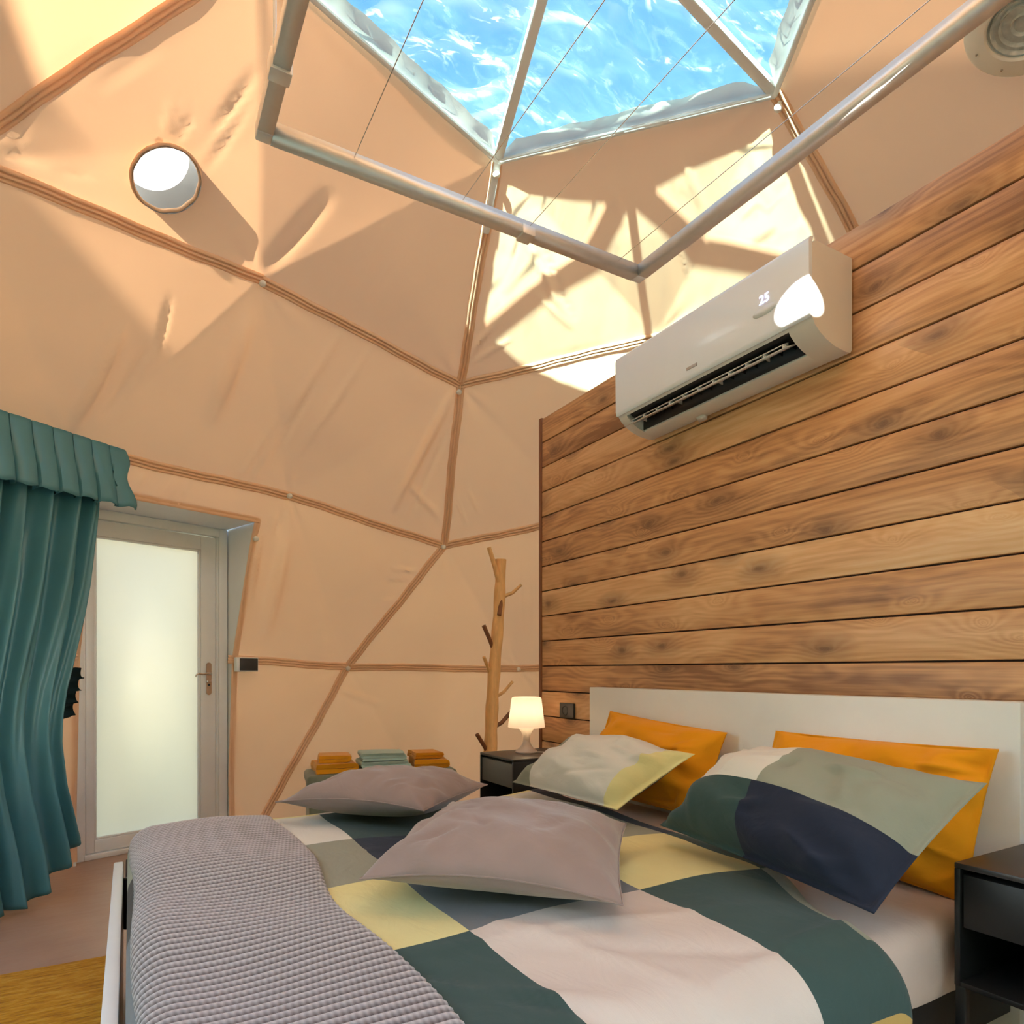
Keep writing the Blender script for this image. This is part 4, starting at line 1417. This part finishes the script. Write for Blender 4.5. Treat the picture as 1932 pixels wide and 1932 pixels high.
# patchwork pillows in front
def pat_left(u, v, s):
    if s < 0 and abs(u) < 0.93 and abs(v) < 0.93: return 3 if u > 0.2 else 4
    return 0 if u < -0.62 else (1 if u < 0.78 else 2)
pillow('pillow', (1.400, 2.440, 0.610), (1.425, 1.770, 0.610), (1.655, 1.640, 0.800), (1.650, 2.240, 0.815), 0.19, [M['sage'], M['offwhite'], M['yellow'], M['navy'], M['bluegrey']],
       'cream pillow with sage and straw yellow ends on the left of the bed', 'pillow', 'patchwork pillows', 0.03, 21, pat_left, flange=0.04, wr=0.012, bias=0.4)
def pat_right(u, v, s):
    if v > -0.16: return 0 if u < -0.02 else 3
    return 1 if u < -0.06 else 2
pillow('pillow', (1.385, 1.520, 0.615), (1.300, 0.800, 0.590), (1.605, 0.735, 0.838), (1.610, 1.400, 0.845), 0.25, [M['offwhite'], M['dgreen'], M['navy'], M['sage']],
       'green, navy, white and sage patchwork pillow on the right of the bed', 'pillow', 'patchwork pillows', 0.03, 22, pat_right, flange=0.05, wr=0.014, bias=0.4)

# ------------------------------------------------------------------ nightstands
def nightstand(y0, y1, label, front_mat):
    x0, x1, zt = 1.55, 1.944, 0.666
    t = empty('nightstand', (1.75, (y0 + y1) / 2, 0))
    tag(t, label, 'nightstand', 'black metal nightstands')
    box('top', x0, x1, y0, y1, zt - 0.012, zt, M['darktop'], t, 0.002)
    box('side_panel', x0, x1, y0, y0 + 0.012, 0.40, zt - 0.012, M['black'], t, 0.002)
    box('side_panel', x0, x1, y1 - 0.012, y1, 0.40, zt - 0.012, M['black'], t, 0.002)
    box('back_panel', x1 - 0.012, x1, y0 + 0.012, y1 - 0.012, 0.40, zt - 0.012, M['black'], t, 0.001)
    box('bottom_shelf', x0, x1 - 0.012, y0 + 0.012, y1 - 0.012, 0.40, 0.412, M['black'], t, 0.002)
    d = box('drawer', x0 + 0.004, x1 - 0.03, y0 + 0.016, y1 - 0.016, 0.528, zt - 0.024, front_mat, t, 0.002)
    for x in (x0 + 0.002, x1 - 0.022):
        for y in (y0 + 0.001, y1 - 0.021):
            box('leg', x, x + 0.02, y, y + 0.02, 0.0, 0.40, M['black'], t, 0.002)
    return t
nightstand(2.690, 3.030, 'black metal nightstand under the white lamp, left of the bed', M['drawerlit'])
nightstand(0.34, 0.775, 'black metal nightstand at the right edge, close to the camera', M['black'])

# ---- table lamp
LC = (1.752, 2.905, 0.6665)
lamp = tag(empty('table_lamp', LC), 'small lit white plastic mushroom lamp on the left nightstand', 'lamp')
lathe('lamp_base', [(0.0, 0.0), (0.056, 0.0), (0.0575, 0.004), (0.054, 0.010), (0.036, 0.022), (0.024, 0.038), (0.0185, 0.056), (0.0175, 0.070), (0.020, 0.088), (0.027, 0.104), (0.038, 0.118), (0.043, 0.128)], LC, M['lampbase'], lamp, 32)
lathe('lamp_shade', [(0.0, 0.281), (0.066, 0.281), (0.0735, 0.278), (0.0765, 0.272), (0.0935, 0.135), (0.0945, 0.129), (0.092, 0.127), (0.088, 0.130)], LC, M['lampshade'], lamp, 36)
lathe('bulb', [(0.0, 0.190), (0.012, 0.186), (0.0175, 0.172), (0.0165, 0.155), (0.011, 0.138), (0.010, 0.118), (0.0, 0.112)], LC, M['bulb'], lamp, 16)
pl = bpy.data.lights.new('lamp_glow', 'POINT'); pl.energy = 0.10; pl.color = (1.0, 0.74, 0.46); pl.shadow_soft_size = 0.02
plo = bpy.data.objects.new('lamp_glow', pl); COL.objects.link(plo); plo.parent = lamp; plo.location = (0, 0, 0.21)
tube('power_cord', [(1.752 + .02, 2.905 - .05, 0.672), (1.80, 2.83, 0.672), (1.835, 2.79, 0.671), (1.86, 2.755, 0.6705), (1.88, 2.72, 0.671), (1.90, 2.684, 0.664), (1.905, 2.680, 0.62), (1.91, 2.678, 0.5)], 0.0028, M['cable'], lamp, 6)
# cord on the right nightstand
tag(tube('white_cable', [(1.80, 0.60, 0.6695), (1.85, 0.64, 0.6695), (1.875, 0.68, 0.6695), (1.87, 0.72, 0.670), (1.85, 0.745, 0.670), (1.865, 0.765, 0.671), (1.90, 0.752, 0.671), (1.92, 0.70, 0.6695), (1.93, 0.60, 0.6695)], 0.0028, M['cable'], None, 6),
    'loose white cable lying on the right nightstand top', 'cable')

# ---- branch coat stand
CB = (1.985, 3.79, 0.0)
rack = tag(empty('coat_stand', CB), 'peeled tree branch coat stand with short pegs behind the left nightstand', 'coat stand')
tr = []
for i in range(25):
    f = i / 24
    tr.append((1.975 + 0.118 * f + 0.010 * math.sin(f * 9), 3.79 + 0.012 * math.sin(f * 7 + 1), 0.03 + 1.777 * f))
tube('trunk', tr, [0.046 - 0.012 * i / 24 + 0.003 * math.sin(i * 1.9) for i in range(25)], M['birch'], rack, 14)
lathe('foot', [(0.0, 0.0), (0.17, 0.0), (0.175, 0.006), (0.17, 0.03), (0.165, 0.034), (0.0, 0.034)], CB, M['birch'], rack, 28)
for a, b, r0, r1, mk in (((2.075, 1.66), (1.985, 1.868), .017, .014, 'birch'), ((2.095, 1.56), (2.225, 1.645), .013, .009, 'birch'), ((2.085, 1.62), (2.06, 1.44), .016, .014, 'birchdark'),
                         ((2.035, 1.22), (1.948, 1.368), .013, .014, 'birchdark'), ((2.02, 1.04), (1.948, 1.17), .012, .011, 'birch'), ((2.03, 0.90), (2.160, 1.012), .012, .009, 'birch'),
                         ((2.01, 0.70), (2.150, 0.816), .013, .014, 'birchdark'), ((1.995, 0.56), (1.900, 0.680), .013, .013, 'birchdark')):
    m0 = ((a[0] + b[0]) / 2 + 0.008, 3.772, (a[1] + b[1]) / 2 - 0.012)
    tube('peg', [(a[0], 3.79, a[1]), m0, (b[0], 3.755, b[1])], [r0, (r0 + r1) / 2, r1], M[mk], rack, 10)

# ---- upholstered bench with towels
BA = math.atan2(-0.15, 0.91)
BO = Vector((0.915, 4.045, 0))
BMX = Matrix.Translation(BO) @ Matrix.Rotation(BA, 4, 'Z')
bench = tag(empty('storage_bench', tuple(BMX @ Vector((0.46, 0.19, 0)))), 'grey green upholstered storage bench by the tent wall carrying towels', 'bench')
BL_, BD_, BHt = 0.93, 0.36, 0.450
def bbox(name, x0, x1, y0, y1, z0, z1, mat, par, bev=0.02, seg=4):
    return box(name, x0, x1, y0, y1, z0, z1, mat, par, bev, seg, BMX)
bbox('body', 0.012, BL_ - 0.012, 0.012, BD_ - 0.012, 0.05, 0.375, M['benchcloth'], bench, 0.012)
bbox('lid', 0, BL_, 0, BD_, 0.378, BHt, M['benchcloth'], bench, 0.026)
for x in (0.04, BL_ - 0.08):
    for y in (0.04, BD_ - 0.08):
        bbox('leg', x, x + 0.04, y, y + 0.04, 0.0, 0.05, M['benchleg'], bench, 0.004)

def towel(name, x0, x1, y0, y1, z0, z1, layers, mat, label, group, rot=0.0, seed=0):
    """folded cloth: ribbon folded back and forth, extruded across"""
    t = (z1 - z0) / layers
    th = t * 0.92
    path = []
    L = x1 - x0
    rr = t / 2
    z = z0 + rr
    d = 1
    for k in range(layers):
        a, b = (rr, L - rr) if d > 0 else (L - rr, rr)
        for s in range(7):
            path.append((a + (b - a) * s / 6, z))
        if k < layers - 1:
            cx_ = b
            for s in range(1, 5):
                an = PI * s / 5
                path.append((cx_ + d * rr * math.sin(an), z + rr - rr * math.cos(an)))
        z += t
        d = -d
    pl_, pr_ = [], []
    n = len(path)
    for i in range(n):
        p, q = path[max(0, i - 1)], path[min(n - 1, i + 1)]
        tx_, tz_ = q[0] - p[0], q[1] - p[1]
        l = math.hypot(tx_, tz_) or 1
        nx2, nz2 = -tz_ / l, tx_ / l
        h = th / 2
        pl_.append((path[i][0] + nx2 * h, path[i][1] + nz2 * h)); pr_.append((path[i][0] - nx2 * h, path[i][1] - nz2 * h))
    rg = np.random.default_rng(seed)
    vs, fs = [], []
    W = y1 - y0
    ny = 9
    mx = BMX @ Matrix.Translation((x0 + L / 2, y0 + W / 2, 0)) @ Matrix.Rotation(rot, 4, 'Z')
    ph = rg.uniform(0, 6, 4)
    for j in range(ny):
        f = j / (ny - 1)
        e = min(1, min(f, 1 - f) * 9)
        for (a, b) in zip(pl_, pr_):
            for (x, z) in (a, b):
                wob = 0.004 * math.sin(f * 7 + ph[0] + x * 20) + 0.003 * math.sin(z * 90 + ph[1])
                mid = z0 + (z1 - z0) / 2
                zz = mid + (z - mid) * (0.93 + 0.07 * e)
                vs.append(mx @ Vector((x - L / 2 + wob, (f - 0.5) * W + 0.004 * math.sin(z * 120 + ph[2]), zz + 0.002 * math.sin(x * 14 + ph[3]) * (z - z0) / (z1 - z0))))
    m2 = 2 * n
    for j in range(ny - 1):
        for i in range(n - 1):
            for s in (0, 1):
                q = (j * m2 + 2 * i + s, j * m2 + 2 * (i + 1) + s, (j + 1) * m2 + 2 * (i + 1) + s, (j + 1) * m2 + 2 * i + s)
                fs.append(q if s else q[::-1])
        for i in (0, n - 1):
            fs.append((j * m2 + 2 * i, j * m2 + 2 * i + 1, (j + 1) * m2 + 2 * i + 1, (j + 1) * m2 + 2 * i))
    for j in (0, ny - 1):
        for i in range(n - 1):
            fs.append((j * m2 + 2 * i, j * m2 + 2 * i + 1, j * m2 + 2 * i + 3, j * m2 + 2 * i + 2))
    bm = bmesh.new()
    bv = [bm.verts.new(v) for v in vs]
    for f in fs:
        try: bm.faces.new([bv[i] for i in f])
        except ValueError: pass
    o = from_bm(name, bm, mat, None, True, 50)
    return tag(o, label, 'towel', group)
TZ = BHt + 0.001
towel('towel', 0.035, 0.290, 0.05, 0.31, TZ, TZ + 0.062, 2, M['mustard'], 'larger folded mustard towel at the left end of the bench', 'mustard towels', 0.05, 1)
towel('towel', 0.065, 0.265, 0.08, 0.27, TZ + 0.063, TZ + 0.108, 2, M['mustard'], 'small folded mustard towel on top of the left stack', 'mustard towels', -0.06, 2)
towel('towel', 0.328, 0.628, 0.06, 0.32, TZ, TZ + 0.062, 3, M['aqua'], 'lower folded pale aqua towel in the middle of the bench', 'aqua towels', 0.02, 3)
towel('towel', 0.335, 0.612, 0.07, 0.30, TZ + 0.063, TZ + 0.112, 3, M['aqua'], 'upper folded pale aqua towel in the middle stack', 'aqua towels', -0.04, 4)
towel('towel', 0.655, 0.885, 0.05, 0.31, TZ, TZ + 0.062, 2, M['mustard'], 'larger folded mustard towel at the right end of the bench', 'mustard towels', -0.05, 5)
towel('towel', 0.655, 0.840, 0.07, 0.27, TZ + 0.063, TZ + 0.105, 2, M['mustard'], 'small folded mustard towel on top of the right stack', 'mustard towels', 0.06, 6)

# ------------------------------------------------------------------ curtain with valance
K0 = np.array([-0.105, 4.005]); K1 = np.array([-0.95, 3.235])
kd = unit(K1 - K0); kl = np.linalg.norm(K1 - K0)
kn = np.array([-kd[1], kd[0]])
if kn @ (C0[:2] - K0) < 0: kn = -kn
cur = tag(empty('curtain', (float(K0[0] + kd[0] * .5), float(K0[1] + kd[1] * .5), 0.0)), 'dark teal tied back curtain with pleated valance left of the door', 'curtain')
def curtain_pt(s, z, off):
    p = K0 + kd * s + kn * off
    return Vector((p[0], p[1], z))
# drop: narrow at the tie, flaring below; hem climbs towards the door
vs, fs = [], []
NS, NZ = 190, 80
for j in range(NZ + 1):
    f = j / NZ
    for i in range(NS + 1):
        e = i / NS
        ztop = 2.14 - 0.05 * e
        zbot = 0.265 - 0.235 * min(1, e / 0.30) ** 0.8
        z = ztop + (zbot - ztop) * f
        # right-hand edge profile in metres from K0
        edge = float(np.interp(z, [0.0, 0.26, 0.41, 0.54, 0.74, 0.87, 0.995, 1.108, 1.35, 1.50, 1.86, 2.2], [.10, .165, .21, .25, .285, .285, .27, .24, .18, .15, .10, .07]))
        s = edge + (1.16 - edge) * e
        sq = math.exp(-((z - 1.0) / 0.45) ** 2)
        amp = (0.026 + 0.02 * (1 - sq)) * min(1, e * 14 + 0.15)
        phs = e * 2 * PI * 9.5 + 1.3 * math.sin(e * 11 + 1) + 0.5 * math.sin(z * 2.1 + e * 3)
        off = 0.060 + amp * math.sin(phs) + 0.010 * math.sin(phs * 2.3 + z * 4)
        off += (-0.04 * (1.0 - z) * math.exp(-e * 3) if z < 1.0 else 0)
        vs.append(curtain_pt(s, z, off))
for j in range(NZ):
    for i in range(NS):
        q = j * (NS + 1) + i
        fs.append((q, q + 1, q + NS + 2, q + NS + 1))
o = from_data('drape', vs, fs, M['curtain'], cur)
md = o.modifiers.new('thick', 'SOLIDIFY'); md.thickness = 0.003
# valance with box pleats
vs, fs = [], []
pts = []
s = -0.012
npl = 12
step = (kl + 0.02) / npl
for k in range(npl):
    a = -0.012 + k * step
    pts += [(a, 0.0), (a + 0.10 * step, 0.014), (a + 0.30 * step, 0.020), (a + 0.60 * step, 0.020), (a + 0.90 * step, 0.012), (a + 0.985 * step, 0.002), (a + 0.94 * step, -0.022)]
rows = 12
for r in range(rows + 1):
    f = r / rows
    for q, (a, o_) in enumerate(pts):
        zt = 2.205 - 0.045 * (a / kl)
        flare = 0.25 + 0.75 * min(1, max(0, f - 0.10) * 1.6)
        z = zt - 0.300 * f - 0.006 * math.sin(q * 1.7) * f
        aa = a - (0.014 * f + 0.018 * math.sin(f * 9) * (1 if a < 0.08 else 0) if a < 0.15 else 0)
        vs.append(curtain_pt(aa, z, 0.115 + o_ * flare * 1.5 + 0.035 * f))
m = len(pts)
for r in range(rows):
    for q in range(m - 1):
        fs.append((r * m + q, r * m + q + 1, (r + 1) * m + q + 1, (r + 1) * m + q))
o = from_data('valance', vs, fs, M['curtain'], cur)
auto_smooth(o.data, 40)
md = o.modifiers.new('thick', 'SOLIDIFY'); md.thickness = 0.003
# header rod behind the valance
tube('rod', [curtain_pt(0.0, 2.17, 0.06), curtain_pt(kl, 2.12, 0.06)], 0.010, M['alu'], cur, 10)
# ruffled dark tie-back
vs, fs = [], []
for i in range(41):
    f = i / 40
    z = 1.085 - 0.235 * f
    s0 = 0.255 + 0.03 * f
    w = 0.082 + 0.028 * abs(math.sin(f * PI * 4.2)) - 0.03 * f
    for q, t_ in enumerate((0, 0.5, 1.0)):
        vs.append(curtain_pt(s0 - w * t_, z + 0.012 * math.sin(f * 25 + q), 0.030 + 0.02 * math.sin(f * 26 + q * 1.4)))
    if i:
        q = 3 * i
        fs += [(q - 3, q - 2, q + 1, q), (q - 2, q - 1, q + 2, q + 1)]
o = from_data('tie_back', vs, fs, M['curtaindark'], cur)
md = o.modifiers.new('thick', 'SOLIDIFY'); md.thickness = 0.004
tag(o, 'dark ruffled tie-back')

# ---- rug and doormat on the floor
bm = bmesh.new()
add_box(bm, -1.15, -0.06, 1.30, 2.92, 0.001, 0.016, 0.006, 2)
tag(from_bm('rug', bm, M['rug']), 'gold textured rug on the floor at the foot of the bed', 'rug')
box('doormat', -0.02, 0.62, 3.93, 4.36, 0.001, 0.014, M['mat'], None, 0.005, 2, None)
bpy.data.objects['doormat'].rotation_euler = (0, 0, 0)
tag(bpy.data.objects['doormat'], 'dark doormat on the floor in front of the glazed door', 'doormat')
